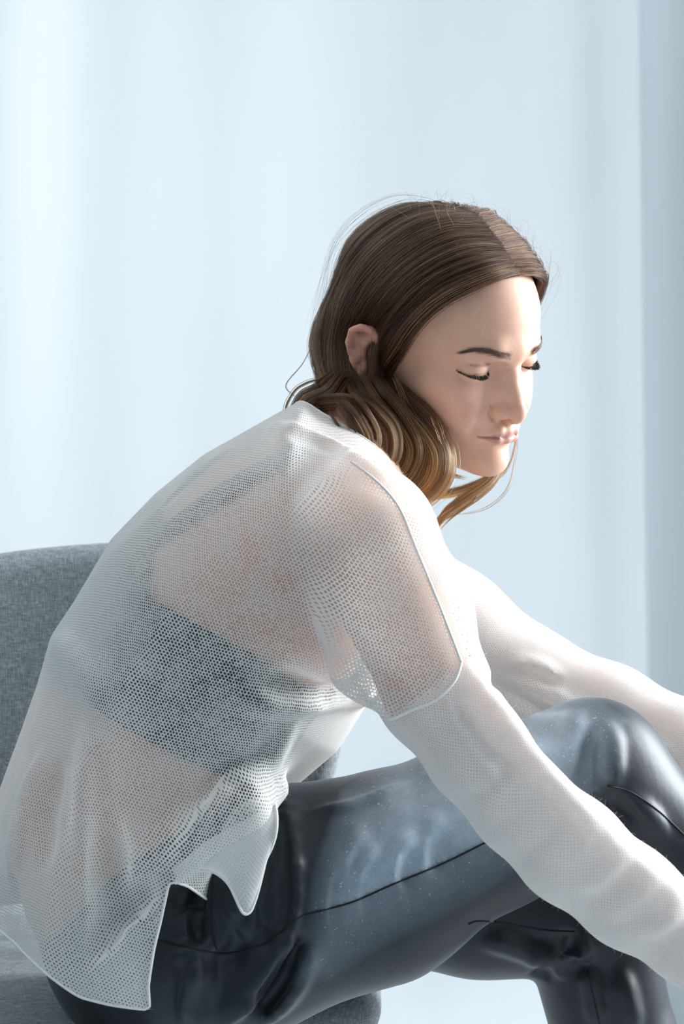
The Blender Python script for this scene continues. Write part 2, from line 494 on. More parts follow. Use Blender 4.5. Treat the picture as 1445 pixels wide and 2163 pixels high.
def head_solids(f):
    def E(c, r, k, R=None, mode='add', both=False):
        for sx in ((1, -1) if both else (1,)):
            f.ell(H(c[0] * sx, c[1], c[2]), np.array(r) * 0.001, RH if R is None else RH @ R, k * 0.001, mode)

    def C(pts, rs, k, mode='add', both=False):
        for sx in ((1, -1) if both else (1,)):
            f.chain([H(p[0] * sx, p[1], p[2]) for p in pts], [r * 0.001 for r in np.broadcast_to(rs, (len(pts),))], k * 0.001, mode)
    E((0, -87, 24), (72, 95, 83), 5)
    E((0, -31, 34), (45, 36, 38), 9)                       # forehead
    E((0, -48, -26), (52, 46, 52), 18)
    C([(45, -76, -60), (34, -45, -78), (10, -14, -88)], [12, 12, 13], 14, both=True)
    E((0, -46, -58), (39, 46, 44), 14)
    E((40, -32, -24), (17, 18, 13), 16, both=True)          # cheekbone
    E((29, -20, -42), (19, 20, 24), 16, both=True)          # cheek
    E((0, -12, -58), (25, 22, 20), 13)                      # muzzle
    C([(0, -1, 14), (20, -4, 14), (40, -20, 13)], [8, 8, 7.5], 14, both=True)   # brow ridge
    E((29, 4, -4), (16, 9, 9), 9, mode='sub', both=True)    # eye socket
    E((18, 3, -3), (5, 5, 7), 6, mode='sub', both=True)     # inner corner
    E((30.5, -14.2, -2.5), (15.0, 12.8, 12.0), 2.5, both=True)  # lidded eyeball
    # nose
    C([(0, -4, 6), (0, 3.5, -8), (0, 9.5, -22), (0, 16.5, -35)], [6.6, 6.0, 6.4, 8.0], 7)
    C([(4, -6, -4), (8, -1, -22), (10, 2, -36)], [6.5, 6.5, 6.5], 9, both=True)
    E((11.2, 8, -38.5), (5.6, 9.0, 5.8), 5, both=True)
    E((0, 15.5, -40), (6.5, 8.5, 6.5), 4)
    C([(0, 16.5, -42.5), (0, 9, -46)], [4.6, 4.8], 4)
    E((6.0, 12, -45.4), (2.8, 5.4, 3.0), 2, mode='sub', both=True)
    C([(17.6, 2.5, -34), (18.6, 3.2, -40), (15, 4, -46)], 0.8, 3.0, mode='sub', both=True)   # alar crease
    # mouth
    C([(0, 8.8, -56.4), (9, 7.8, -56.0), (26, -2.0, -60.6)], [3.6, 3.6, 1.6], 4.5, both=True)
    C([(0, 8.6, -64.8), (10, 7.2, -64.4), (25, -2.0, -61.6)], [4.4, 4.0, 1.6], 4.5, both=True)
    C([(0, 13.6, -60.6), (6, 12.6, -60.1), (14, 8.6, -60.5), (27, 0.4, -61.4)], [0.6, 0.6, 0.6, 1.2], 1.4, mode='sub', both=True)
    E((0, 15, -74.5), (13, 7.0, 5.0), 8, mode='sub')                              # under the lip
    E((0, -3, -88), (16, 12.5, 13.5), 10)                                         # chin
    C([(29, 6, -46), (31, 0, -57)], [1.6, 2.0], 8, mode='sub', both=True)          # smile fold
    # lid margins
    C([(45.5, -19.5, -3.5), (38, -5.0, -5.4), (31, -1.6, -6.2), (23, -3.2, -5.6), (15.5, -9.5, -3.4)], [0.5, 0.8, 0.8, 0.8, 0.6], 0.8, mode='sub', both=True)
    C([(42, -12, 1.8), (38, -5.6, 3.0), (30, -2.8, 3.8), (20, -5.5, 2.2)], 0.7, 2.4, mode='sub', both=True)
    # neck
    f.chain([H(0, -92, -30), H(0, -96, -75), P(775, 940, 0.05), P(700, 1040, 0.03)], [0.055, 0.050, 0.050, 0.056], 0.02)


def ear_solids(f, sx):
    o = np.array([66.5, -77, -20]); a = unit([0.40, -0.91, -0.10]); b = unit([0.12, -0.16, 1.0]); n = np.cross(b, a); n = n if n[0] > 0 else -n

    def Q(p):
        q = o + a * p[0] + b * p[1] + n * (p[2] if len(p) > 2 else 0); return H(q[0] * sx, q[1], q[2])

    def C(pts, rs, k, mode='add'):
        f.chain([Q(p) for p in pts], [r * 0.001 for r in np.broadcast_to(rs, (len(pts),))], k * 0.001, mode)
    C([(4, 27, -3), (14, 27, -4), (24, 22, -3.5), (24, 8, -3.5), (16, -4, -3.5), (8, -16, -3)], [6, 6.5, 6.5, 6.5, 7, 6.5], 5)   # thin body behind
    C([(8, 8, 3), (14, 3, 3), (12, -6, 3)], [8, 8, 5], 3, mode='sub')                                     # concha
    C([(4, 4, 1), (4, 14, 3), (4, 25, 4), (9, 33, 4.5), (18, 36, 5), (27, 32, 5.5), (31, 21, 5.5), (29, 6, 5), (22, -8, 4), (14, -18, 3)], [2.4, 2.5, 2.8, 3, 3.1, 3.2, 3.1, 3.0, 3.0, 3.6], 1.6)
    C([(10, 27, 1.5), (17, 21, 2.5), (21, 10, 2.5), (18, -3, 2.5)], [2.2, 2.6, 2.8, 2.6], 2.5)           # antihelix
    C([(7, -24, 2), (12, -18, 2)], [5.5, 5], 3)                                                          # lobe
    C([(1, 2, 3), (1, -5, 3)], [3, 3], 3)                                                                # tragus


def fingers(f, wrist, d, up, scale=1.0, curl=0.5, side=1):
    """a hand: palm, four unequal bent fingers and a thumb; d points along the hand, up is the back of the hand"""
    d = unit(d); up = unit(up - d * (np.asarray(up) @ d)); lat = np.cross(d, up) * side
    W0 = np.asarray(wrist, float); s = 0.001 * scale
    f.ell(W0 + d * 46 * s, np.array([40, 12.5, 46]) * s, np.column_stack([lat, up, d]), 0.012)
    f.cone(W0 - d * 30 * s, W0 + d * 12 * s, 23 * s, 22 * s, 0.012)
    for off, ln, r, c in ((-28, 0.92, 8.6, 1.0), (-9, 1.05, 9.0, 0.95), (9.5, 0.98, 8.6, 1.05), (27, 0.78, 7.6, 1.15)):
        p = W0 + d * (88 - abs(off) * 0.22) * s + lat * off * s; ang = 0.25 * c; pts = [W0 + d * 60 * s + lat * off * 0.8 * s, p]
        q = d
        for L in (42, 27, 22):
            ang2 = curl * c; q = q * math.cos(ang2) - (up * math.cos(0) - q * (up @ q)) * math.sin(ang2); q = unit(q)
            p = p + q * L * ln * s; pts.append(p)
        f.chain(pts, [r * s, r * s, r * 0.95 * s, r * 0.86 * s, r * 0.74 * s], 0.0035)
    t0 = W0 + d * 18 * s - lat * 24 * s; t1 = t0 + (d * 0.65 - lat * 0.62 - up * 0.42) * 40 * s
    t2 = t1 + (d * 0.85 - lat * 0.2 - up * 0.48) * 32 * s; t3 = t2 + (d * 0.8 + lat * 0.1 - up * 0.55) * 24 * s
    f.chain([W0 + d * 12 * s - lat * 10 * s, t0, t1, t2, t3], [14 * s, 14 * s, 11 * s, 9.5 * s, 8 * s], 0.008)


# key points of the pose
SPINE = unit(P(735, 985) - P(250, 1930))
FRONT = unit(np.array([0.86, 0.30, -0.44])); FRONT = unit(FRONT - SPINE * (FRONT @ SPINE))
SIDE = np.cross(FRONT, SPINE)              # towards her right, i.e. the camera
TB = np.column_stack([SIDE, FRONT, SPINE])
SH_N, EL_N, WR_N = P(795, 1190, -0.165), P(1200, 1788, -0.216), P(1640, 2150, -0.18)
SH_F, EL_F, WR_F = P(775, 1200, 0.17), P(1190, 1450, 0.20), P(1630, 1680, 0.15)
HIP_N, KN_N, AN_N = P(390, 1980, -0.085), P(1265, 1645, -0.055), P(1900, 2380, -0.03)
HIP_F, KN_F, AN_F = P(390, 1965, 0.095), P(1236, 1932, 0.10), P(1455, 2830, 0.14)


def torso_solids(f, grow=0.0, k=0.05):
    g = grow
    f.ell(P(345, 1925, 0.0), np.array([0.132, 0.080, 0.090]) + g, TB, k)
    f.ell(P(285, 1720, 0.0), np.array([0.122, 0.088, 0.13]) + g, TB, k)
    f.ell(P(372, 1440, 0.0), np.array([0.138, 0.100, 0.15]) + g, TB, k)
    f.ell(P(598, 1190, 0.005), np.array([0.142, 0.090, 0.12]) + g, TB, k)
    f.chain([P(610, 1140, 0.01), P(700, 1015, 0.02)], [0.078 + g, 0.058 + g], k * .7)
    f.chain([P(690, 1060, 0.0), SH_N + np.array([-.02, .02, .01])], [0.054 + g, 0.048 + g], k * .7)
    f.chain([P(700, 1065, 0.04), SH_F + np.array([-.02, -.02, .01])], [0.050 + g, 0.048 + g], k * .7)


def build_body():
    fine = HEAD_FINE
    xs = axis_grid(-0.36, 0.72, 0.005, (0.055, 0.225, fine))
    ys = axis_grid(-0.36, 0.36, 0.005, (-0.085, 0.14, fine))
    zs = axis_grid(-0.02, 1.14, 0.005, (0.85, 1.03, fine))
    f = Field(xs, ys, zs)
    torso_solids(f)
    for a, b, c in ((SH_N, EL_N, WR_N), (SH_F, EL_F, WR_F)):
        m = P(905, 1450, -.203) if a is SH_N else a * .55 + b * .45
        f.chain([a, m, b], [0.046, 0.034, 0.028], 0.012)
        f.chain([b, b * 0.7 + c * 0.3, c], [0.028, 0.029, 0.022], 0.006)
    for a, b, c in ((HIP_N, KN_N, AN_N), (HIP_F, KN_F, AN_F)):
        mid = P(830, 1868, .095) if a is HIP_F else a * .5 + b * .5
        f.chain([a, mid, b], [0.068, 0.054, 0.042], 0.02)
        f.chain([b, b * 0.7 + c * 0.3, c], [0.042, 0.043, 0.032], 0.01)
    fingers(f, WR_N, unit(WR_N - EL_N) + np.array([0, .25, -.1]), np.array([0.55, -0.7, 0.45]), 0.95, 0.45, 1)
    fingers(f, WR_F, unit(WR_F - EL_F) + np.array([0, -.2, -.25]), np.array([0.4, 0.5, 0.8]), 0.95, 0.4, -1)
    for an, t in ((AN_N, np.array([0.75, -.05, -0.62])), (AN_F, np.array([0.98, -0.08, -0.18]))):
        t = unit(t); heel = an + np.array([-0.02, 0, -0.035])
        f.chain([an, heel], [0.034, 0.028], 0.02); f.chain([heel, heel + t * 0.11, heel + t * 0.17], [0.028, 0.030, 0.026], 0.02)
        f.chain([an, heel + t * 0.12], [0.03, 0.022], 0.02)
        lt = unit(np.cross(t, [0, 0, 1]))
        for i in range(5):
            b0 = heel + t * (0.165 - 0.004 * i) + lt * (i - 2) * 0.0135
            f.cone(b0, b0 + t * (0.034 - 0.003 * i), 0.0105 - 0.0008 * i, 0.0085 - 0.0006 * i, 0.004)
    head_solids(f)
    ear_solids(f, 1); ear_solids(f, -1)
    V, Q = f.mesh(1)
    V, Q = keep_components(V, [tuple(q) for q in Q.tolist()], [H(0, 26, -38)])
    o = mesh_obj('person', V, Q, m_skin())
    # skin tint: lips, cheeks, ears and lid margins have colours of their own
    L = ((V - TH) @ RH) * 1000; x, y, z = np.abs(L[:, 0]), L[:, 1], L[:, 2]
    base = np.tile(np.array([0.70, 0.425, 0.31]), (len(V), 1))
    def blend(col, w):
        nonlocal base
        w = np.clip(w, 0, 1)[:, None]; base = base * (1 - w) + np.array(col) * w
    g = lambda c, r: np.exp(-(((x - c[0]) / r[0]) ** 2 + ((y - c[1]) / r[1]) ** 2 + ((z - c[2]) / r[2]) ** 2))
    onhead = (y > -130) & (z > -120)
    blend((0.66, 0.34, 0.27), 0.55 * g((36, -10, -34), (18, 30, 16)))
    blend((0.66, 0.36, 0.28), 0.5 * g((5, 22, -38), (14, 14, 10)))
    lipz = -60.8 - 0.02 * x
    up = np.interp(x, [0, 4, 9, 18, 26], [5.2, 6.3, 5.8, 3.0, 0.2]); lo = np.interp(x, [0, 10, 18, 26], [8.0, 7.2, 4.0, 0.2])
    d = z - lipz; m = np.where(d > 0, up - d, lo + d)
    blend((0.55, 0.27, 0.23), np.where((x < 27) & (y > -8), np.clip(m / 1.6, 0, 1), 0) * 0.8)
    blend((0.12, 0.05, 0.045), np.where((x < 26) & (y > -2), np.exp(-((d + 0.0) / 0.9) ** 2), 0) * 0.6)
    blend((0.62, 0.27, 0.19), np.where((x > 70) & (y < -76) & (y > -135) & (z > -60) & (z < 30), np.clip((x - 70) / 5, 0, 1), 0) * 0.7)
    me = o.data
    at = me.color_attributes.new('tint', 'FLOAT_COLOR', 'POINT')
    at.data.foreach_set('color', np.c_[base, np.ones(len(V))].astype(np.float32).ravel())
    tag(o, 'woman in a sheer white knit sweater bending forward on a grey chair, looking down', 'person')
    return o


person = build_body()

# ---------------------------------------------------------------- clothing materials


def m_knit():
    """sheer knit: rows of stitches with open holes between the yarns"""
    m, nt, b = new_mat('sheer_white_knit')
    uv = nd(nt, 'ShaderNodeUVMap', uv_map='knit')
    wob = nd(nt, 'ShaderNodeTexNoise'); wob.inputs['Scale'].default_value = 55; wob.inputs['Detail'].default_value = 2
    nt.links.new(uv.outputs[0], wob.inputs['Vector'])
    ma = nd(nt, 'ShaderNodeVectorMath', operation='SUBTRACT'); nt.links.new(wob.outputs['Color'], ma.inputs[0]); ma.inputs[1].default_value = (.5, .5, .5)
    mb = nd(nt, 'ShaderNodeVectorMath', operation='SCALE'); nt.links.new(ma.outputs[0], mb.inputs[0]); mb.inputs['Scale'].default_value = 0.0028
    mc = nd(nt, 'ShaderNodeVectorMath', operation='ADD'); nt.links.new(uv.outputs[0], mc.inputs[0]); nt.links.new(mb.outputs[0], mc.inputs[1])
    sx = nd(nt, 'ShaderNodeSeparateXYZ'); nt.links.new(mc.outputs[0], sx.inputs[0])
    pu, pv = 0.0027, 0.0021
    v = mth(nt, 'DIVIDE', sx.outputs[1], pv); row = mth(nt, 'FLOOR', v)
    u = mth(nt, 'ADD', mth(nt, 'DIVIDE', sx.outputs[0], pu), mth(nt, 'MULTIPLY', row, 0.5))
    fu = mth(nt, 'SUBTRACT', mth(nt, 'FRACT', u), 0.5); fv = mth(nt, 'SUBTRACT', mth(nt, 'FRACT', v), 0.5)
    r = mth(nt, 'SQRT', mth(nt, 'ADD', mth(nt, 'MULTIPLY', fu, fu), mth(nt, 'MULTIPLY', mth(nt, 'MULTIPLY', fv, fv), 0.85)))
    op = nd(nt, 'ShaderNodeAttribute', attribute_name='openness')
    nz = noise(nt, 34, 6, uv.outputs[0], 0.6); nz2 = noise(nt, 330, 2, uv.outputs[0])
    # holes close up where the cloth turns away, as yarns of some thickness do
    lw = nd(nt, 'ShaderNodeLayerWeight'); lw.inputs['Blend'].default_value = 0.5
    face = mth(nt, 'SUBTRACT', 1.0, lw.outputs['Facing'])
    rad = mth(nt, 'MULTIPLY', op.outputs['Fac'], mth(nt, 'ADD', 0.11, mth(nt, 'MULTIPLY', nz, 0.44)))
    rad = mth(nt, 'ADD', rad, mth(nt, 'MULTIPLY', mth(nt, 'MULTIPLY', mth(nt, 'SUBTRACT', nz2, 0.5), op.outputs['Fac']), 0.42))
    rad = mth(nt, 'MULTIPLY', rad, mth(nt, 'POWER', mth(nt, 'MAXIMUM', face, 0.001), 0.55))
    hole = nd(nt, 'ShaderNodeMapRange'); hole.interpolation_type = 'SMOOTHSTEP'
    nt.links.new(mth(nt, 'SUBTRACT', r, rad), hole.inputs['Value'])
    hole.inputs['From Min'].default_value = -0.07; hole.inputs['From Max'].default_value = 0.10
    hole.inputs['To Min'].default_value = 1; hole.inputs['To Max'].default_value = 0
    df = nd(nt, 'ShaderNodeBsdfDiffuse'); tl = nd(nt, 'ShaderNodeBsdfTranslucent')
    col = ramp(nt, nz, [(0.3, (0.80, 0.81, 0.80)), (0.7, (0.88, 0.88, 0.86))])
    for q in (df, tl): nt.links.new(col, q.inputs['Color'])
    bn = nd(nt, 'ShaderNodeBump'); bn.inputs['Strength'].default_value = 0.35; bn.inputs['Distance'].default_value = 0.001
    nt.links.new(mth(nt, 'MULTIPLY', r, 1.0), bn.inputs['Height']); nt.links.new(bn.outputs[0], df.inputs['Normal'])
    mx = nd(nt, 'ShaderNodeMixShader'); mx.inputs[0].default_value = 0.38
    nt.links.new(df.outputs[0], mx.inputs[1]); nt.links.new(tl.outputs[0], mx.inputs[2])
    tr = nd(nt, 'ShaderNodeBsdfTransparent')
    base_gap = mth(nt, 'MULTIPLY', mth(nt, 'MULTIPLY', op.outputs['Fac'], 0.13), face)
    tot = mth(nt, 'MAXIMUM', hole.outputs[0], base_gap)
    out = nd(nt, 'ShaderNodeMixShader'); nt.links.new(tot, out.inputs[0])
    nt.links.new(mx.outputs[0], out.inputs[1]); nt.links.new(tr.outputs[0], out.inputs[2])
    nt.links.new(out.outputs[0], nt.nodes['Material Output'].inputs['Surface'])
    return m


def m_yarn():
    m, nt, b = new_mat('white_yarn_edge')
    b.inputs['Base Color'].default_value = (0.86, 0.86, 0.83, 1); b.inputs['Roughness'].default_value = 0.9
    n = noise(nt, 1500, 2, obj_coord(nt)); bump(nt, b, n, 0.8, 0.001); return m


def m_satin():
    m, nt, b = new_mat('black_satin')
    oc = obj_coord(nt)
    du = nd(nt, 'ShaderNodeAttribute', attribute_name='dust_sheen')  # mask for powder and for sheen put into the base colour
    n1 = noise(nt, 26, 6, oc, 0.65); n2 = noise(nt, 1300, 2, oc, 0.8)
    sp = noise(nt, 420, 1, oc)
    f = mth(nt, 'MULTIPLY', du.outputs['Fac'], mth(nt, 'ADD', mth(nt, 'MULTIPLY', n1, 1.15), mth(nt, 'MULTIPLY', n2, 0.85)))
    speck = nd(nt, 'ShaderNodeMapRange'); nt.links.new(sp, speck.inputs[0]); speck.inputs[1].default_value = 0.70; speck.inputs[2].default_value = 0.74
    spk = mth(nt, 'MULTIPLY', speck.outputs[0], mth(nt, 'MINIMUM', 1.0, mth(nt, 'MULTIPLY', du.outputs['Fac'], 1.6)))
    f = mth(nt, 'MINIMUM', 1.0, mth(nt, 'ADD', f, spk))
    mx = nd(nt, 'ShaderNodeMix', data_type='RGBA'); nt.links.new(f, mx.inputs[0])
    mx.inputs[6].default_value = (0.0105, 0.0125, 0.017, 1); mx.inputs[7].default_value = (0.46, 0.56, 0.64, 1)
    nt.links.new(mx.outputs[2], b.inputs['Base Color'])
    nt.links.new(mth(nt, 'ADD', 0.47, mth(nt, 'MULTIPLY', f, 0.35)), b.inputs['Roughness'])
    b.inputs['Specular IOR Level'].default_value = 0.42
    b.inputs['Specular Tint'].default_value = (0.85, 0.93, 1.0, 1)
    b.inputs['Sheen Weight'].default_value = 0.12; b.inputs['Sheen Roughness'].default_value = 0.45; b.inputs['Sheen Tint'].default_value = (0.75, 0.88, 1, 1)
    wv = noise(nt, 34, 3, oc); bump(nt, b, mth(nt, 'ADD', mth(nt, 'MULTIPLY', n2, 0.04), wv), 0.12, 0.006); return m


def float_attr(o, name, vals):
    a = o.data.attributes.new(name, 'FLOAT', 'POINT'); a.data.foreach_set('value', np.asarray(vals, np.float32))


def boundary_loops(faces):
    e = {}
    for f in faces:
        for i in range(len(f)):
            a, b = f[i], f[(i + 1) % len(f)]
            if (b, a) in e: del e[(b, a)]
            else: e[(a, b)] = 1
    nx = {a: b for a, b in e}; loops = []
    while nx:
        a, b = nx.popitem(); lp = [a]
        while b in nx and b != lp[0]: lp.append(b); b = nx.pop(b)
        loops.append(lp)
    return loops


def smooth_line(p, n, closed=True):
    for _ in range(n):
        if closed: p = p * 0.5 + (np.roll(p, 1, 0) + np.roll(p, -1, 0)) * 0.25
        else: p[1:-1] = p[1:-1] * 0.5 + (p[2:] + p[:-2]) * 0.25
    return p


def proj(V):
    d = DC + V[:, 1]; return np.stack([722.5 + F * V[:, 0] / d, 1081.5 - F * (V[:, 2] - ZC) / d], 1)


def poly2(pts, y):
    return np.array([P(a, b, y)[[0, 2]] for a, b in pts])


def in_poly(q, poly):
    X, Z = q[:, 0], q[:, 1]; ins = np.zeros(len(q), bool); d = np.full(len(q), 9e9)
    for i in range(len(poly)):
        a, b = poly[i], poly[(i + 1) % len(poly)]; e = b - a
        t = np.clip(((X - a[0]) * e[0] + (Z - a[1]) * e[1]) / (e @ e + 1e-12), 0, 1)
        d = np.minimum(d, np.hypot(X - a[0] - t * e[0], Z - a[1] - t * e[1]))
        ins ^= ((a[1] > Z) != (b[1] > Z)) & (X < (b[0] - a[0]) * (Z - a[1]) / (b[1] - a[1] + 1e-12) + a[0])
    return np.where(ins, -d, d)             # negative inside


# ---------------------------------------------------------------- trousers


def build_trousers():
    xs = np.arange(-0.36, 0.66, 0.0028); ys = np.arange(-0.24, 0.26, 0.0034); zs = np.arange(0.06, 0.72, 0.0028)
    f = Field(xs, ys, zs)
    f.ell(P(348, 1950, 0.0), np.array([0.157, 0.100, 0.112]), TB, 0.04)
    f.ell(P(350, 1905, 0.0), np.array([0.142, 0.088, 0.085]), TB, 0.04)
    f.chain([HIP_F, P(620, 1915, .095), P(830, 1868, .095), P(1010, 1900, .10), KN_F], [0.090, 0.078, 0.068, 0.065, 0.060], 0.02)
    f.chain([KN_F, KN_F * .7 + AN_F * .3, AN_F], [0.058, 0.054, 0.048], 0.010)
    fn = Field(xs, ys, zs)
    fn.chain([P(425, 1985, -.085), P(560, 1908, -.08), P(790, 1858, -.072), P(1050, 1725, -.06), P(1250, 1635, -.055)], [0.094, 0.089, 0.079, 0.066, 0.058], 0.03)
    fn.chain([P(1250, 1635, -.055), KN_N * .7 + AN_N * .3 + [0, .01, 0], AN_N], [0.058, 0.056, 0.050], 0.02)
    f._put((slice(None),) * 3, fn.D, 0.008, 'add')
    # folds and hollows
    A = lambda line, r, k=0.010, lift=-0.003: f.crease(line, r, k, 'add', lift)
    S = lambda line, r, k=0.010, lift=0.002: f.crease(line, r, k, 'sub', lift)
    S([(590, 1705), (572, 1800), (575, 1900), (560, 1985)], 0.010, 0.014)
    A([(612, 1712), (600, 1790), (602, 1900), (590, 1985)], 0.007)
    A([(545, 1760), (548, 1850), (535, 1960)], 0.006)
    S([(520, 1930), (500, 1990), (470, 2060)], 0.007)
    S([(450, 1830), (445, 1920), (455, 2000)], 0.008)
    A([(478, 1850), (462, 1930), (470, 2000)], 0.006)
    A([(600, 1990), (560, 2060), (480, 2130), (400, 2160)], 0.010)
    S([(640, 1990), (600, 2070), (540, 2140)], 0.008)
    A([(650, 2010), (625, 2080), (570, 2150)], 0.005)
    A([(375, 2000), (420, 2080), (430, 2160)], 0.008)
    S([(350, 1930), (400, 1900), (430, 1860)], 0.006)
    for x, y0, y1, r in ((700, 1800, 1960, .0042), (738, 1760, 1900, .003), (765, 1800, 1930, .0036), (842, 1770, 1860, .0025), (905, 1730, 1830, .0025)):
        A([(x + 20, y0), (x + 6, (y0 + y1) / 2), (x, y1)], r, 0.012)
        S([(x + 34, y0 + 30), (x + 20, (y0 + y1) / 2 + 10), (x + 17, y1 + 5)], r * .8, 0.010)
    S([(1265, 1545), (1250, 1600), (1235, 1660)], 0.009, 0.008)        # knee folds
    A([(1285, 1540), (1290, 1600), (1285, 1655)], 0.006)
    S([(1300, 1690), (1320, 1720), (1340, 1730)], 0.006)
    A([(1290, 1670), (1340, 1700), (1400, 1760)], 0.006)
    for x in (1120, 1150, 1180, 1212): A([(x + 12, 1515), (x - 6, 1570), (x - 18, 1630)], 0.004)
    A([(1020, 1988), (1060, 1990), (1120, 2010), (1170, 2035)], 0.007)     # back of the far knee
    A([(1150, 2045), (1190, 2030), (1225, 2000), (1210, 1975)], 0.009)
    S([(1160, 2015), (1195, 2000), (1205, 1985)], 0.007)
    A([(1180, 1975), (1155, 2000), (1130, 2030)], 0.006)
    S([(1135, 2060), (1190, 2060), (1240, 2045)], 0.006)
    A([(1245, 2040), (1255, 2100), (1262, 2163)], 0.005)
    A([(1310, 2060), (1318, 2110), (1335, 2175)], 0.006, 0.012)
    # crisp folds over the hip
    for ln, r in (([(586, 1722), (580, 1800), (584, 1880), (574, 1970)], .0045), ([(606, 1725), (618, 1800), (622, 1880), (610, 1960), (585, 2040), (530, 2120), (480, 2163)], .0055),
                  ([(560, 1800), (553, 1870), (540, 1930), (500, 1985)], .004), ([(470, 1830), (450, 1900), (446, 1960), (455, 2005)], .005), ([(400, 1850), (378, 1900), (350, 1950), (335, 1990)], .005),
                  ([(480, 1900), (510, 1950), (530, 1980)], .004), ([(370, 1960), (410, 1935), (440, 1930)], .004), ([(350, 2030), (420, 2005), (470, 1990)], .004),
                  ([(660, 1990), (640, 2060), (590, 2130), (560, 2163)], .0045), ([(420, 2030), (400, 2090), (390, 2160)], .005), ([(660, 1720), (760, 1700), (850, 1660)], .004)):
        A(ln, r, 0.006, -0.001)
    for ln, r in (([(596, 1730), (596, 1820), (600, 1900), (592, 1975)], .005), ([(566, 1800), (562, 1880), (552, 1950)], .004), ([(428, 1900), (415, 1945), (420, 1985)], .004), ([(625, 2000), (598, 2070), (545, 2140)], .005)):
        S(ln, r, 0.006, 0.001)
    # waist band and the far hip fold
    V, Q = f.mesh(2)
    V, Q = keep_components(V, [tuple(q) for q in Q.tolist()], [P(560, 1890, -.17)])
    # open at the ankles and the waist
    cut = np.minimum((V - AN_N) @ unit(KN_N - AN_N), 1)
    cut = np.minimum(cut, np.where(V[:, 2] < 0.4, (V - AN_F) @ unit(KN_F - AN_F), 1))
    V, Q = clip_mesh(V, Q, -(cut - 0.035))
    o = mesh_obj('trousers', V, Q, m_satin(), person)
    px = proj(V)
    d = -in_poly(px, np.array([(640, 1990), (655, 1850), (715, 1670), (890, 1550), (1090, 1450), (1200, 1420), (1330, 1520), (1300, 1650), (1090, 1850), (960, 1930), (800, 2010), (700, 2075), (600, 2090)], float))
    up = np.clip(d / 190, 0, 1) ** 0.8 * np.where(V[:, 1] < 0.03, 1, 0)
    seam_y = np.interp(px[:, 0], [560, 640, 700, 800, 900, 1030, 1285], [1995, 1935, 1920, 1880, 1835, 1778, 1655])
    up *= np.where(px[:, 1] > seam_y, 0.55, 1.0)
    float_attr(o, 'dust_sheen', up)  # powder on the thigh, plus bluish satin sheen painted over thigh and knee
    o['label'] = 'black satin trousers with pale powder on the thigh and sheen painted over thigh and knee'
    return o, f


trousers, FT = build_trousers()


def surface_line(o, line, n, lift, sm=2):
    """points along a line on the near surface of a mesh"""
    from mathutils.bvhtree import BVHTree
    from mathutils import Vector
    me = o.data; bv = BVHTree.FromPolygons([v.co[:] for v in me.vertices], [p.vertices[:] for p in me.polygons])
    C = Vector((0, -DC, ZC)); out = []
    for a in spline([(a[0], a[1], 0) for a in line], n):
        d = Vector(unit(P(a[0], a[1]) - np.array([0, -DC, ZC]))); h = bv.ray_cast(C, d)
        if h[0] is not None: out.append(np.array(h[0] - d * lift))
    return smooth_line(np.array(out), sm, False)


def trouser_seams():
    mt = m_plain('black_thread_seam', (0.006, 0.007, 0.009), 0.6, 0.3)
    for line in ([(330, 1985), (395, 2000), (480, 2015), (560, 1992), (600, 1962), (640, 1935), (740, 1907), (830, 1868), (940, 1822), (1035, 1775)],
                 [(1283, 1660), (1330, 1672), (1390, 1712), (1450, 1768)],
                 [(990, 1952), (1010, 1946), (1060, 1950), (1150, 1965), (1215, 1968)],
                 [(1240, 2050), (1252, 2100), (1268, 2170)],
                 [(455, 1830), (446, 1900), (446, 1960), (458, 2005)]):
        V, fs = tube(surface_line(trousers, line, 110, 0.0003, 2), 0.0008, 6)
        mesh_obj('seam', V, fs, mt, trousers)


trouser_seams()

# ---------------------------------------------------------------- dark top under the sweater


def build_top():
    xs = np.arange(-0.36, 0.2, 0.004); ys = np.arange(-0.26, 0.26, 0.004); zs = np.arange(0.5, 1.0, 0.004)
    f = Field(xs, ys, zs); torso_solids(f, 0.004)
    V, Q = f.mesh(2); Q = [tuple(q) for q in Q.tolist()]
    t = (V - P(372, 1440)) @ SPINE; fr = (V - P(372, 1440)) @ FRONT; si = (V - P(372, 1440)) @ SIDE
    a = np.abs(si)
    # a band round the ribs, a narrow racer back, straps over the shoulders
    lower = -0.038 - t
    top = np.where(fr > 0.0, np.interp(fr, [0, 0.05, 0.1], [0.060, 0.055, 0.055]), 0.060 + np.maximum(0, 0.085 - a) * 0.75)
    band = np.maximum(lower, t - top)
    sx = np.interp(t, [0.06, 0.12, 0.2, 0.27], [0.012, 0.04, 0.075, 0.085])
    strap = np.maximum(np.maximum(np.abs(a - sx) - 0.011, 0.03 - t), np.maximum(t - 0.225, np.where(fr > .09, .01, -1)))
    sc = np.minimum(band, strap)
    V, Q = clip_mesh(V, Q, sc)
    o = mesh_obj('sports_top', V, Q, m_plain('dark_teal_jersey', (0.022, 0.045, 0.052), 0.8, 0.3, 200, 0.2, 0.0006), person)
    o['label'] = 'dark teal racerback top seen through the knit'
    md = o.modifiers.new('thickness', 'SOLIDIFY'); md.thickness = 0.002; md.offset = 1


build_top()

# ---------------------------------------------------------------- knitted sweater
SW_SEAM_N = (P(1012, 1395, -.20), P(815, 1520, -.20))


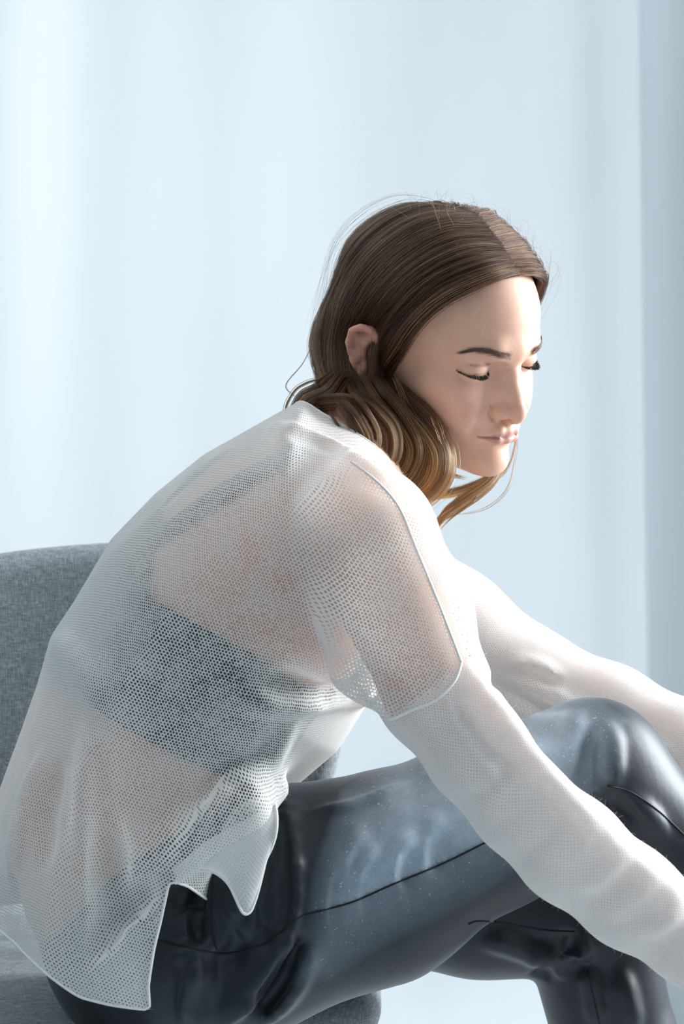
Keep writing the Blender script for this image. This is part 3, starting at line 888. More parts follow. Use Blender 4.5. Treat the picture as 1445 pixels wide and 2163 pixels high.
def build_sweater():
    st = 0.0034
    f = Field(np.arange(-0.42, 0.66, st), np.arange(-0.30, 0.34, st * 1.1), np.arange(0.36, 0.97, st))
    outline = [(636, 846), (560, 888), (432, 960), (332, 1040), (237, 1138), (160, 1268), (112, 1340), (84, 1440), (42, 1560), (0, 1680), (-14, 1780), (-20, 1900), (-90, 2050),
               (40, 2300), (400, 2300), (440, 2000), (400, 1860), (440, 1772), (600, 1680), (715, 1582), (785, 1470), (850, 1400), (885, 1300), (880, 1180), (840, 1070), (765, 985), (700, 910), (660, 860)]
    f.pillow(poly2(outline, 0.0), 0.0, 0.182, 0.115, 0.01)
    # shoulders and sleeves
    k = 0.035
    k = 0.02
    f.chain([P(685, 1035, -0.02), P(765, 1135, -0.15)], [0.058, 0.053], k)
    f.chain([P(767, 1150, -0.15), P(838, 1300, -0.19), P(915, 1460, -0.205)], [0.057, 0.055, 0.0425], k)
    f.chain([P(690, 1045, 0.04), P(740, 1120, 0.12)], [0.058, 0.054], k)
    f.chain([P(925, 1465, -0.205), P(1010, 1590, -.212), P(1100, 1700, -0.216), P(1205, 1795, -0.216), P(1330, 1895, -.205), P(1462, 1985, -0.195), P(1650, 2158, -0.18)], [0.0405, 0.037, 0.0355, 0.0385, 0.0365, 0.0325, 0.029], 0.015)
    f.chain([P(720, 1080, 0.06), P(800, 1215, 0.17)], [0.056, 0.054], k)
    f.chain([P(800, 1215, 0.17), P(960, 1318, 0.19), P(1120, 1428, 0.20)], [0.054, 0.047, 0.043], k)
    f.chain([P(1120, 1428, 0.20), P(1290, 1500, 0.19), P(1450, 1570, .17), P(1640, 1685, 0.15)], [0.042, 0.040, 0.036, 0.030], 0.015)
    f.cone(P(1120, 1352, 0.19), P(1132, 1340, 0.19), 0.010, 0.006, 0.008)
    f.ell(P(262, 1745, -0.05), (0.142, 0.070, 0.11), TB, 0.04)
    f.chain([P(365, 1836, -.185), P(440, 1774, -.182), P(520, 1725, -.172), P(590, 1672, -.13)], [0.007, 0.010, 0.010, 0.006], 0.035)
    f.ell(P(262, 1965, -0.05), (0.160, 0.082, 0.11), TB, 0.04)
    A = lambda line, r, kk=0.012, lift=-0.004: f.crease(line, r, kk, 'add', lift)
    S = lambda line, r, kk=0.012, lift=0.003: f.crease(line, r, kk, 'sub', lift)
    # folds of the hanging back
    A([(95, 1600), (60, 1700), (40, 1790), (28, 1850)], 0.007)
    S([(120, 1620), (95, 1720), (90, 1820)], 0.006)
    A([(188, 1540), (192, 1700), (190, 1850), (186, 1990)], 0.010, 0.012)
    S([(215, 1600), (222, 1750), (216, 1900)], 0.007, 0.012)
    S([(235, 1740), (232, 1850), (240, 1950)], 0.006, 0.016)
    A([(200, 2060), (262, 1980), (325, 1915), (350, 1850)], 0.007, 0.008)
    S([(190, 2020), (240, 1945), (300, 1890), (340, 1862)], 0.009, 0.010)
    A([(340, 1872), (400, 1810), (450, 1740), (480, 1690), (540, 1600)], 0.007)
    S([(420, 1800), (470, 1740), (520, 1650)], 0.006)
    A([(440, 1782), (500, 1700), (560, 1610), (610, 1530)], 0.006)
    A([(640, 1480), (720, 1470), (790, 1472)], 0.007, 0.010)           # underarm pull
    A([(500, 1475), (580, 1480), (680, 1478)], 0.006, 0.014)
    S([(560, 1440), (660, 1450), (760, 1462)], 0.007, 0.014)
    A([(580, 1330), (680, 1390), (760, 1445), (800, 1480)], 0.008, 0.016)
    A([(125, 1350), (175, 1420), (215, 1480)], 0.004, 0.016)
    A([(560, 905), (640, 930), (720, 965), (800, 1010)], 0.006, 0.014)
    S([(600, 900), (660, 915), (720, 945)], 0.005, 0.01)
    # sleeves
    A([(985, 1420), (1060, 1520), (1150, 1640), (1230, 1720)], 0.006, 0.010)
    S([(965, 1470), (1020, 1560), (1110, 1680)], 0.005, 0.010)
    A([(1160, 1650), (1260, 1760), (1360, 1850), (1450, 1915)], 0.006, 0.010)
    A([(1066, 1398), (1090, 1402), (1120, 1406), (1180, 1430)], 0.006, 0.008)
    S([(1072, 1420), (1110, 1430), (1180, 1450)], 0.005, 0.008)
    A([(1085, 1432), (1170, 1472), (1300, 1535), (1445, 1605), (1500, 1630)], 0.009, 0.007, -0.002)
    S([(1040, 1440), (1120, 1490), (1240, 1545), (1380, 1620)], 0.006, 0.010)
    for a in range(7):
        x = 1020 + a * 62; y = 1590 + a * 52
        A([(x - 40, y + 60 + 9 * (a % 3)), (x, y + 50), (x + 40, y + 20 - 8 * (a % 2))], 0.0012, 0.012)
    V, Q = f.mesh(2)
    V, Q = keep_components(V, [tuple(q) for q in Q.tolist()], [P(500, 1300, -.17)])
    # open hem, side slit, neckline and cuffs
    px = proj(V)
    hem = np.array([(-300, 1500), (-300, 1925), (-66, 1935), (-50, 1978), (20, 2000), (100, 2050), (178, 2093), (240, 2104), (325, 2112), (322, 2060), (333, 1985), (345, 1935), (357, 1880), (366, 1842), (400, 1860), (440, 1900),
                    (900, 1900), (1600, 1300), (1600, 300), (-200, 300)], float)
    hz = np.stack([722.5 + F * V[:, 0] / (DC - 0.165), 1081.5 - F * (V[:, 2] - ZC) / (DC - 0.165)], 1)
    sleeve = np.minimum(np.linalg.norm(V - np.clip(0, 0, 1), axis=1) * 0 + 9, 9)
    def seg_t(a, b):
        ab = b - a; t = np.clip(((V - a) @ ab) / (ab @ ab), 0, 1); return t, np.linalg.norm(V - a - t[:, None] * ab, axis=1)
    tn, dn = seg_t(P(925, 1465, -.205), P(1650, 2158, -.18)); tf, df = seg_t(P(1040, 1370, .195), P(1640, 1685, .15))
    on_n = (dn < 0.09) & (tn > 0.0); on_f = (df < 0.09) & (tf > 0.0) & (V[:, 1] > 0.08)
    sc = in_poly(hz, hem) / 2500
    sc = np.where((px[:, 0] > 700) | (V[:, 0] > 0.0), -0.05, sc)
    cuff_n = (V - P(1650, 2158, -.18)) @ unit(WR_N - EL_N) + 0.012
    cuff_f = (V - P(1640, 1685, .15)) @ unit(WR_F - EL_F) + 0.012
    neck = ((V - P(655, 866)) @ unit(np.array([0.62, 0.0, 0.78])))
    nk = np.array([P(640, 855)[0], P(640, 855)[2]]); nk2 = np.array([P(862, 1052)[0], P(862, 1052)[2]]); e = nk2 - nk
    nrm = np.array([-e[1], e[0]]) / np.linalg.norm(e)
    neck = (V[:, [0, 2]] - nk) @ nrm
    neck = neck - 0.28 * np.maximum(0, np.abs(V[:, 1] - 0.03) - 0.02)
    neck = np.where(V[:, 2] > 0.82, neck, -0.05)
    sc = np.maximum(sc, np.maximum(np.where(on_n, cuff_n, -.05), np.where(on_f, cuff_f, -.05)))
    sc = np.maximum(sc, neck + 0.006)
    V, Q = clip_mesh(V, Q, sc)
    V, Q = keep_components(V, Q, [P(500, 1300, -.17)])
    me = bpy.data.meshes.new('sweater')
    me.from_pydata(V.tolist(), [], [tuple(map(int, q)) for q in Q]); me.update()
    o = link('sweater', me, m_knit(), person)
    o['label'] = 'sheer loose white knit sweater with long sleeves'
    tn, dn = seg_t(P(925, 1465, -.205), P(1650, 2158, -.18))
    # stitch coordinates along the body and along each sleeve
    c0 = P(420, 1500); R2 = V - c0
    tv = R2 @ SPINE; fr = R2 @ FRONT; si = R2 @ SIDE
    tor = np.stack([fr + np.maximum(0, V[:, 1] + 0.172) * np.tanh(fr / 0.07), tv], 1)
    ca, sa = math.cos(0.80), math.sin(0.80)
    tor = np.stack([tor[:, 0] * ca - tor[:, 1] * sa, tor[:, 0] * sa + tor[:, 1] * ca], 1)

    def tubeuv(a, b, r):
        d = unit(b - a); u = unit(np.cross(d, [0, 1, 0])); w = np.cross(d, u); q = V - a
        return np.stack([np.arctan2(q @ u, -(q @ w)) * r, q @ d], 1)
    un = tubeuv(P(925, 1465, -.205), P(1462, 1985, -.195), 0.037); uf = tubeuv(P(960, 1310, .19), P(1450, 1570, .17), 0.042)
    flip = un[:, 0]
    sn_d = unit(P(1100, 1700, -.216) - P(925, 1465, -.205))
    zone = np.zeros(len(V), int)
    seam_t = (V - P(905, 1462, -.2)) @ unit(sn_d * np.array([1, 1, 1]))
    zone[(dn < 0.10) & (seam_t > 0) & (V[:, 1] < -0.09)] = 1
    zone[(V[:, 1] > 0.10) & ((V - P(1000, 1330, .19)) @ unit(P(1290, 1500, .19) - P(1000, 1330, .19)) > 0)] = 2
    UV = [tor, un * np.array([1.25, 1.25]), uf * 1.15]
    uvl = me.uv_layers.new(name='knit')
    li = np.zeros(len(me.loops), np.int32); me.loops.foreach_get('vertex_index', li)
    ls = np.zeros(len(me.polygons), np.int32); me.polygons.foreach_get('loop_start', ls)
    lt = np.zeros(len(me.polygons), np.int32); me.polygons.foreach_get('loop_total', lt)
    fz = zone[li[ls]]; lz = np.repeat(fz, lt)
    res = np.zeros((len(li), 2))
    for z in range(3): m = lz == z; res[m] = UV[z][li[m]]
    uvl.data.foreach_set('uv', res.astype(np.float32).ravel())
    # the stitches are stretched open over the back and tight along the sleeves and hem
    px = proj(V)
    op = np.ones(len(V))
    g = lambda x, y, rx, ry: np.exp(-(((px[:, 0] - x) / rx) ** 2 + ((px[:, 1] - y) / ry) ** 2))
    op *= 1 - 0.35 * g(160, 1400, 130, 300) - 0.45 * g(620, 930, 140, 60)
    op = np.where(zone == 1, np.interp(seam_t, [0, 0.10, 0.25], [0.55, 0.34, 0.29]), op)
    op = np.where(zone == 2, 0.45, op)
    op = np.where((zone == 0), op * np.interp(in_poly(hz, hem) if False else px[:, 1], [1500, 1800, 2110], [1.0, 0.85, 0.55]), op)
    op = np.where((zone == 0) & (V[:, 1] > 0.05), 0.45, op)
    float_attr(o, 'openness', op)
    # rolled edges
    yarn = m_yarn()
    for lp in boundary_loops(Q):
        if len(lp) < 40: continue
        p = smooth_line(V[lp], 3)
        n = max(60, int(np.linalg.norm(np.diff(p, axis=0), axis=1).sum() / 0.005))
        p = spline(np.vstack([p, p[:1]])[::2], n)[:-1]
        tv_, tf_ = tube(p, 0.0011, 6, True)
        mesh_obj('edge', tv_, tf_, yarn, o)
    for line, n in (([(742, 975), (800, 1020), (845, 1075), (880, 1160), (925, 1270), (960, 1360), (975, 1400)], 70), ([(975, 1400), (960, 1440), (920, 1480), (870, 1500), (825, 1520), (800, 1512)], 40)
                    ):
        tv_, tf_ = tube(surface_line(o, line, n, 0.0003, 3), 0.0010, 6); mesh_obj('seam', tv_, tf_, yarn, o)
    return o, f


sweater, FS = build_sweater()


def patch(name, rows, nu, nv, mat, parent, uvs=0.0, openness=0.5):
    """a cloth piece through rows of control points (px, py, depth)"""
    g = [spline([P(*c) for c in r], nu) for r in rows]
    g = np.array(g)
    V = np.stack([spline(g[:, j], nv) for j in range(nu)], 1)       # nv x nu x 3
    V = V.reshape(-1, 3)
    fs = [(i * nu + j, i * nu + j + 1, (i + 1) * nu + j + 1, (i + 1) * nu + j) for i in range(nv - 1) for j in range(nu - 1)]
    o = mesh_obj(name, V, fs, mat, parent)
    G = V.reshape(nv, nu, 3)
    uu = np.r_[0, np.cumsum(np.linalg.norm(np.diff(G[nv // 2], axis=0), axis=1))]; vv = np.r_[0, np.cumsum(np.linalg.norm(np.diff(G[:, nu // 2], axis=0), axis=1))]
    uv = np.stack(np.broadcast_arrays(uu[None, :], vv[:, None]), 2).reshape(-1, 2)
    l = o.data.uv_layers.new(name='knit'); li = np.zeros(len(o.data.loops), np.int32); o.data.loops.foreach_get('vertex_index', li)
    l.data.foreach_set('uv', uv[li].astype(np.float32).ravel())
    float_attr(o, 'openness', np.full(len(V), openness))
    return o, G


def build_front_flap():
    # the short front hem curls over the hip and shows its inner side
    rows = [[(362, 1838, -.186), (400, 1806, -.188), (440, 1774, -.186), (500, 1742, -.182), (545, 1716, -.175), (582, 1700, -.165)],
            [(366, 1842, -.189), (406, 1812, -.193), (446, 1788, -.195), (502, 1776, -.193), (548, 1750, -.187), (585, 1728, -.178)],
            [(372, 1848, -.190), (412, 1822, -.196), (455, 1815, -.200), (508, 1830, -.200), (552, 1800, -.194), (583, 1760, -.186)],
            [(372, 1858, -.190), (418, 1832, -.197), (466, 1840, -.202), (512, 1885, -.203), (548, 1852, -.197), (574, 1790, -.188)],
            [(370, 1866, -.189), (428, 1838, -.196), (478, 1862, -.201), (516, 1932, -.203), (538, 1905, -.198), (562, 1815, -.188)]]
    o, G = patch('front_hem_flap', rows, 60, 40, sweater.data.materials[0], sweater, openness=0.22)
    edge = np.vstack([G[-1], G[::-1, -1]])
    V, fs = tube(smooth_line(spline(edge[::3], 120), 3, False), 0.0012, 6)
    mesh_obj('flap_edge', V, fs, m_yarn(), sweater)


build_front_flap()

# ---------------------------------------------------------------- chair


def rounded_slab(outline, thick, n=6, r=0.008):
    """outline: closed 3-D loop; a slab of the given thickness vector with rounded rims"""
    o = np.asarray(outline, float); c = o.mean(0); t = np.asarray(thick, float); L = np.linalg.norm(t); td = t / L
    rings = []
    for k in range(n + 1):
        a = math.pi * k / n
        inset = r * (1 - math.sin(a)); h = (r * (1 - math.cos(a))) if k <= n // 2 else L - r * (1 + math.cos(a))
        d = o - c; d = d - np.outer(d @ td, td); dl = np.linalg.norm(d, axis=1)[:, None]
        rings.append(o - d / dl * inset + td * h)
    m = len(o); V = np.vstack(rings); fs = []
    for k in range(n):
        for j in range(m):
            j2 = (j + 1) % m; fs.append((k * m + j, k * m + j2, (k + 1) * m + j2, (k + 1) * m + j))
    fs.append(tuple(range(m))[::-1]); fs.append(tuple(n * m + j for j in range(m)))
    return V, fs


def grid_solid(fn, nu, nv, thick):
    """a cushion-like solid: fn(u, v) -> surface point and normal; thick on the back"""
    pass


def build_chair():
    root = bpy.data.objects.new('upholstered_chair', None); SC.collection.objects.link(root)
    root.location = (-0.14, 0.06, 0)
    tag(root, 'grey woven upholstered chair with rounded back, standing on the pale backdrop cloth', 'chair')
    mu = m_upholstery(); ms = m_plain('white_shell', (0.80, 0.82, 0.83), 0.35, 0.5, 20, 0.02); mw = m_plain('pale_leg_wood', (0.42, 0.30, 0.19), 0.5, 0.4, 30, 0.1)
    base = np.array(root.location)
    ys_b = 0.30
    f = Field(np.arange(-0.42, 0.12, 0.005), np.arange(-0.25, 0.5, 0.005), np.arange(0.34, 0.86, 0.005))
    # back: rounded, curved round the sitter
    bk = [(-75, 1900), (-95, 1700), (-95, 1300), (-80, 1205), (-45, 1178), (60, 1160), (225, 1147), (420, 1146), (600, 1158), (690, 1190), (722, 1260), (728, 1400), (722, 1560), (700, 1650), (650, 1730), (600, 1800), (300, 1870)]
    sm = spline([(a, b, 0) for a, b in bk + bk[:1]], 90)[:-1, :2]
    f2 = Field(*f.ax); f2.pillow(poly2(sm, ys_b), ys_b, 0.028, 0.022, 0.001)
    V, Q = f2.mesh(1)
    V[:, 1] += 0.10 * 0 - ((V[:, 0] + 0.17) ** 2) * 0.9 + (V[:, 2] - 0.6) * 0.22       # wrap and lean
    o = mesh_obj('backrest', V - base, Q, mu, root)
    # seat cushion
    f3 = Field(*f.ax)
    seat = [(-0.41, 0.46), (-0.43, -0.18), (-0.39, -0.255), (-0.27, -0.235), (-0.02, 0.035), (0.026, 0.085), (0.036, 0.16), (0.03, 0.42), (-0.02, 0.48), (-0.36, 0.50)]
    sm = spline([(a, b, 0) for a, b in seat + seat[:1]], 80)[:-1, :2]
    f3 = Field(np.arange(-0.48, 0.12, 0.005), np.arange(0.33, 0.45, 0.004), np.arange(-0.32, 0.6, 0.005))
    f3.pillow(sm, 0.381, 0.026, 0.03, 0.001)
    V, Q = f3.mesh(1); V = V[:, [0, 2, 1]]; Q = Q[:, ::-1]
    mesh_obj('seat_cushion', V - base, Q, mu, root)
    f4 = Field(np.arange(-0.48, 0.12, 0.005), np.arange(0.31, 0.40, 0.004), np.arange(-0.32, 0.6, 0.005))
    c = sm.mean(0); f4.pillow(c + (sm - c) * 0.985, 0.351, 0.014, 0.012, 0.001)
    V, Q = f4.mesh(1); V = V[:, [0, 2, 1]]; Q = Q[:, ::-1]
    mesh_obj('seat_shell', V - base, Q, ms, root)
    for sx, sy in ((-0.36, -0.17), (-0.05, 0.09), (-0.34, 0.42), (-0.04, 0.40)):
        V, fs = tube([(sx * 0.95 - .008, sy * .9, 0.345), (sx - (0.03 if sx < -.1 else -.03), sy + (-.03 if sy < 0 else .03), 0.018)], [0.017, 0.010], 14)
        mesh_obj('leg', V - base, fs, mw, root)
    for sx in (-0.25, -0.1):
        V, fs = tube([(sx, 0.30, 0.355), (sx, 0.36, 0.41), (sx, 0.335, 0.50)], 0.012, 10); mesh_obj('back_bracket', V - base, fs, ms, root)


build_chair()

# ---------------------------------------------------------------- hair
RNG = np.random.default_rng(7)
HC = np.array([0, -87, 24.0]); HRAD = np.array([72, 95, 83.0])


def m_hair():
    m = bpy.data.materials.new('brown_hair'); m.use_nodes = True; nt = m.node_tree
    nt.nodes.remove(nt.nodes['Principled BSDF'])
    h = nt.nodes.new('ShaderNodeBsdfHairPrincipled')
    try: h.model = 'CHIANG'
    except Exception: pass
    h.parametrization = 'COLOR'
    a = nd(nt, 'ShaderNodeAttribute', attribute_name='tone')
    c = ramp(nt, a.outputs['Fac'], [(0.0, (0.020, 0.010, 0.007)), (0.35, (0.062, 0.033, 0.022)), (0.65, (0.22, 0.108, 0.045)), (1.0, (0.60, 0.31, 0.11))])
    nt.links.new(c, h.inputs['Color'])
    h.inputs['Roughness'].default_value = 0.26; h.inputs['IOR'].default_value = 1.40; h.inputs['Radial Roughness'].default_value = 0.5
    df = nd(nt, 'ShaderNodeBsdfDiffuse'); nt.links.new(c, df.inputs['Color'])
    mx = nd(nt, 'ShaderNodeMixShader'); mx.inputs[0].default_value = 0.5
    nt.links.new(h.outputs[0], mx.inputs[1]); nt.links.new(df.outputs[0], mx.inputs[2])
    nt.links.new(mx.outputs[0], nt.nodes['Material Output'].inputs['Surface'])
    return m


def m_scalp():
    return m_plain('dark_hair_mass', (0.030, 0.018, 0.013), 0.7, 0.25, 300, 0.3, 0.001)


MH = m_hair()


def curves_obj(name, strands, radius, tones, parent, mat):
    """strands: list of (n,3) arrays"""
    cu = bpy.data.hair_curves.new(name)
    sizes = [len(q) for q in strands]
    cu.add_curves(sizes)
    pos = np.concatenate(strands).astype(np.float32)
    cu.attributes['position'].data.foreach_set('vector', pos.ravel())
    r = cu.attributes.get('radius') or cu.attributes.new('radius', 'FLOAT', 'POINT')
    taper = np.concatenate([np.interp(np.linspace(0, 1, n), [0, .1, .75, 1], [.6, 1, 1, .25]) for n in sizes])
    rad = radius if np.ndim(radius) == 0 else np.repeat(radius, sizes)
    r.data.foreach_set('value', (taper * rad).astype(np.float32))
    t = cu.attributes.new('tone', 'FLOAT', 'POINT'); t.data.foreach_set('value', np.concatenate(tones).astype(np.float32))
    o = bpy.data.objects.new(name, cu); SC.collection.objects.link(o); cu.materials.append(mat); o.parent = parent
    return o


def shell(px, py, grow):
    """point where the view ray meets the skull ellipsoid grown by some millimetres (head mm)"""
    C = np.array([0, -DC, ZC]); d = unit(P(px, py) - C)
    Rd = HRAD + grow
    o = ((C - TH) @ RH * 1000 - HC) / Rd; v = (d @ RH * 1000) / Rd
    A = v @ v; B = o @ v; Cc = o @ o - 1; D = B * B - A * Cc
    t = (-B - math.sqrt(D)) / A if D > 0 else -B / A
    q = o + v * t; q = q / np.linalg.norm(q)
    return q * Rd + HC


def guide(pts, n=40, grow=9.0):
    L = []
    for i, p in enumerate(pts):
        g = grow * min(1, 0.35 + 0.5 * i)
        L.append(shell(p[0], p[1], g) if len(p) == 2 else ((P(*p) - TH) @ RH) * 1000)
    return spline(L, n)


NEAR = [
    [(1097, 579), (1050, 592), (985, 618), (925, 652), (880, 695), (846, 748), (815, 800, .010), (812, 850, .004), (838, 905, .0)],
    [(1085, 556), (1020, 572), (935, 610), (872, 662), (826, 722), (801, 775, .012), (798, 825, .006), (815, 875, .0)],
    [(1066, 526), (980, 540), (890, 585), (826, 645), (800, 690, .005), (790, 750, .002), (788, 810, .004), (800, 860, .0)],
    [(1045, 497), (950, 510), (858, 565), (792, 632), (752, 695, .020), (744, 760, .022), (752, 815, .014), (782, 860, .004)],
    [(1022, 469), (920, 482), (822, 545), (755, 625), (722, 705, .030), (722, 775, .028), (742, 830, .016), (775, 870, .006)],
    [(998, 449), (890, 458), (785, 525), (722, 620), (698, 712, .045), (706, 785, .038), (732, 835, .022), (765, 880, .006)],
    [(974, 434), (850, 440), (750, 515), (695, 620), (675, 712, .065), (688, 790, .05), (718, 838, .03), (752, 890, .01)],
    [(955, 428), (840, 428), (738, 500), (684, 610), (664, 712, .09), (676, 790, .07), (700, 835, .05), (735, 885, .02)],
]


def build_hair():
    G = np.array([guide(g) for g in NEAR])                      # guides in head mm
    nG, nP = G.shape[:2]
    strands, tones = [], []

    def blend(v):
        x = v * (nG - 1); i = min(int(x), nG - 2); a = x - i; return G[i] * (1 - a) + G[i + 1] * a
    # near side, then the far side mirrored in the head's own frame
    for side, N in ((1, 9500), (-1, 5200)):
        ncl = 260
        cv = RNG.random(ncl); co = RNG.normal(0, 1.5, (ncl, 3)); ctn = RNG.normal(0, 0.09, ncl)
        for k in range(N):
            c = RNG.integers(ncl); v = np.clip(cv[c] + RNG.normal(0, 0.010), 0, 1)
            if RNG.random() < 0.35: v = RNG.random() ** 1.2
            p = blend(v).copy()
            if side < 0:
                p[:, 0] = -p[:, 0] + 2 * p[0, 0] * np.exp(-7 * np.linspace(0, 1, nP))
            t = np.linspace(0, 1, nP)
            depth = RNG.random() ** 0.6
            rel = p - HC
            base = (rel / HRAD); bl = np.linalg.norm(base, axis=1)[:, None]
            inner = HC + rel / bl * (1.015)
            sk = np.clip(t * 4, 0.3, 1)[:, None]
            w = (0.25 + 0.75 * depth) * sk + (1 - sk) * 0.4
            onskull = (p[:, 2] > -35)[:, None]
            p = np.where(onskull, inner + (p - inner) * np.clip(w + 0.12, 0, 1.08), p)
            amp = 1.2 + 2.0 * t[:, None]
            ph = RNG.random(3) * 6.28; fr = RNG.uniform(1.0, 2.2)
            p += co[c] * amp * 0.55 + np.sin(t[:, None] * fr * 6.28 + ph) * amp * 0.35 * RNG.normal(0, 1, 3) + RNG.normal(0, 0.5, 3) * t[:, None]
            a = 0.0 if v > 0.12 and RNG.random() < 0.5 else RNG.random() * (0.62 if v < 0.15 else 0.35)
            b = 1.0 - RNG.random() * 0.12
            gapv = v * (nG - 1)
            if 2.08 < gapv < 2.95:                      # these tuck in behind the ear
                low = np.where(p[:, 2] < 14)[0]
                if len(low): b = min(b, max(low[0] / (nP - 1), a + 0.25))
            q = p[int(a * (nP - 1)):max(int(b * (nP - 1)), int(a * (nP - 1)) + 8)]
            strands.append(q @ RH.T * 0.001 + TH)
            tt = np.linspace(a, b, len(q)); bt = RNG.normal(0.30, 0.12) + ctn[c] + 0.10 * max(0, v - 0.6)
            tones.append(np.clip(bt + 0.22 * np.clip(tt - 0.55, 0, 1) + 0.12 * np.clip(v - 0.75, 0, 1), 0.02, 1))

    def lock(pts, width, n, tone=(0.4, 0.85), flat=0.6, twist=0.0, jit=0.6, m=34):
        c = spline([(*P(p[0], p[1], p[2] - 0.035 * min(1, max(0, (830 - p[0]) / 90)) * (p[1] > 815)),) for p in pts], m)
        T = np.gradient(c, axis=0); T /= np.linalg.norm(T, axis=1)[:, None]
        N = np.cross(T, [0, 1, 0]); N /= np.linalg.norm(N, axis=1)[:, None] + 1e-9; B = np.cross(N, T)
        w = np.interp(np.linspace(0, 1, m), np.linspace(0, 1, len(width)), width) * 0.0004
        t = np.linspace(0, 1, m)
        ncl = max(4, n // 30); cl = RNG.normal(0, 0.6, (ncl, 2)); ct = RNG.normal(0, 0.13, ncl)
        for k in range(n):
            ci = RNG.integers(ncl); a = cl[ci] + RNG.normal(0, 0.13, 2)
            an = twist * t; ca, sa = np.cos(an), np.sin(an)
            u = (a[0] * ca - a[1] * sa) * w; v = (a[0] * sa + a[1] * ca) * w * flat
            ph = RNG.random(2) * 6.28
            u = u + np.sin(t * RNG.uniform(3, 8) + ph[0]) * jit * 0.0011 * t; v = v + np.sin(t * RNG.uniform(3, 8) + ph[1]) * jit * 0.0011 * t
            q = c + N * u[:, None] + B * v[:, None]
            i0 = RNG.integers(0, 5); i1 = m - RNG.integers(0, 8)
            strands.append(q[i0:i1]); tones.append(np.clip(np.linspace(tone[0], tone[1], m)[i0:i1] + ct[ci] + RNG.normal(0, 0.10), 0, 1))
    # the loose knot at the nape and its curls
    lock([(735, 790, .03), (700, 835, .03), (655, 862, .03), (668, 905, .02), (720, 945, .01), (790, 985, -.005)], [20, 26, 30, 34, 34, 20], 900, (0.22, 0.55))
    lock([(690, 800, .045), (665, 835, .045), (650, 860, .04), (680, 850, .02), (740, 850, .0), (775, 890, -.01), (750, 935, -.01), (705, 925, .0)], [14, 16, 18, 18, 18, 18, 16, 8], 420, (0.3, 0.75))
    lock([(760, 800, .015), (790, 850, .0), (835, 905, -.012), (858, 955, -.018), (835, 1000, -.018), (785, 1000, -.012), (745, 975, -.006)], [26, 28, 30, 28, 26, 22, 10], 1100, (0.22, 0.88))
    lock([(795, 800, .012), (835, 860, .0), (885, 910, -.008), (915, 960, -.012), (908, 1010, -.012), (870, 1045, -.008), (820, 1040, -.004)], [24, 28, 30, 28, 28, 24, 10], 1200, (0.22, 0.92))
    lock([(805, 790, .012), (850, 850, .004), (905, 905, .0), (938, 960, .0), (938, 1010, .0), (915, 1045, .004), (868, 1058, .008)], [14, 18, 20, 18, 18, 14, 6], 700, (0.25, 0.95))
    lock([(735, 840, .005), (775, 865, -.014), (815, 915, -.024), (815, 965, -.026), (775, 980, -.022), (740, 955, -.014)], [16, 20, 22, 20, 16, 6], 520, (0.3, 0.92))
    lock([(720, 850, .0), (745, 880, -.016), (770, 930, -.02), (752, 965, -.018), (712, 940, -.008)], [16, 18, 18, 14, 6], 420, (0.28, 0.8))
    lock([(700, 905, .01), (760, 960, .0), (830, 1010, -.004), (880, 1045, .0), (930, 1045, .01)], [22, 26, 26, 20, 10], 620, (0.3, 0.85))
    # the ends that hang forward beneath the chin
    lock([(870, 1030, .01), (915, 1046, .02), (965, 1040, .035), (1015, 1020, .05), (1045, 990, .065)], [14, 13, 13, 11, 8], 420, (0.8, 0.72), 0.5)
    lock([(1062, 985, .07), (1030, 1022, .05), (985, 1055, .035), (940, 1088, .025), (906, 1124, .02)], [6, 13, 16, 13, 4], 420, (0.62, 0.85), 0.5)
    lock([(1010, 1020, .05), (975, 1060, .03), (945, 1085, .025), (915, 1128, .02)], [10, 10, 8, 3], 160, (0.65, 0.9), 0.5)
    lock([(868, 1050, .008), (900, 1020, .014), (940, 998, .03), (990, 1006, .05)], [3, 8, 9, 6], 60, (0.8, 0.7), 0.5)
    # single loose strands
    lock([(1090, 880, .10), (1087, 935, .09), (1072, 985, .075), (1040, 1020, .055)], [4, 4, 4, 3], 22, (0.4, 0.5), 0.6, 0, 0.8)
    lock([(1092, 905, .10), (1088, 970, .09), (1070, 1035, .07), (1020, 1075, .05), (945, 1088, .03)], [2, 3, 3, 2, 1], 7, (0.35, 0.5))
    lock([(672, 700, .085), (640, 765, .085), (604, 812, .08), (622, 838, .07), (650, 852, .05)], [3, 3, 2, 2, 3], 5, (0.1, 0.2), 0.6, 0, 0.4)
    lock([(700, 808, .05), (650, 822, .06), (622, 838, .06), (620, 850, .06)], [3, 2, 1, 1], 5, (0.25, 0.3))
    lock([(830, 790, -.005), (848, 830, -.012), (860, 860, -.014)], [8, 10, 8], 8, (0.7, 1.0))
    lock([(915, 880, -.014), (925, 905, -.02), (935, 940, -.018)], [14, 14, 8], 6, (0.8, 1.0))
    n_main = len(strands)
    # flyaways round the crown and the nape
    for k in range(270):
        v = RNG.random(); p = blend(v).copy(); t = np.linspace(0, 1, nP)[:, None]
        if RNG.random() < 0.35: p[:, 0] *= -1
        rel = p - HC; out = rel / np.linalg.norm(rel, axis=1)[:, None]
        p += out * (1 + RNG.random() * 16 * np.sin(np.clip(t * RNG.uniform(1.0, 2.0), 0, 1) * 3.14)) * (p[:, 2:] > -60)
        p += np.sin(t * RNG.uniform(4, 11) + RNG.random(3) * 6) * RNG.normal(0, 2.6, 3) * t
        a = RNG.integers(0, 12); b = RNG.integers(22, nP)
        strands.append((p @ RH.T * 0.001 + TH)[a:b]); tones.append(np.full(b - a, np.clip(RNG.normal(.5, .2), 0.1, 1)))
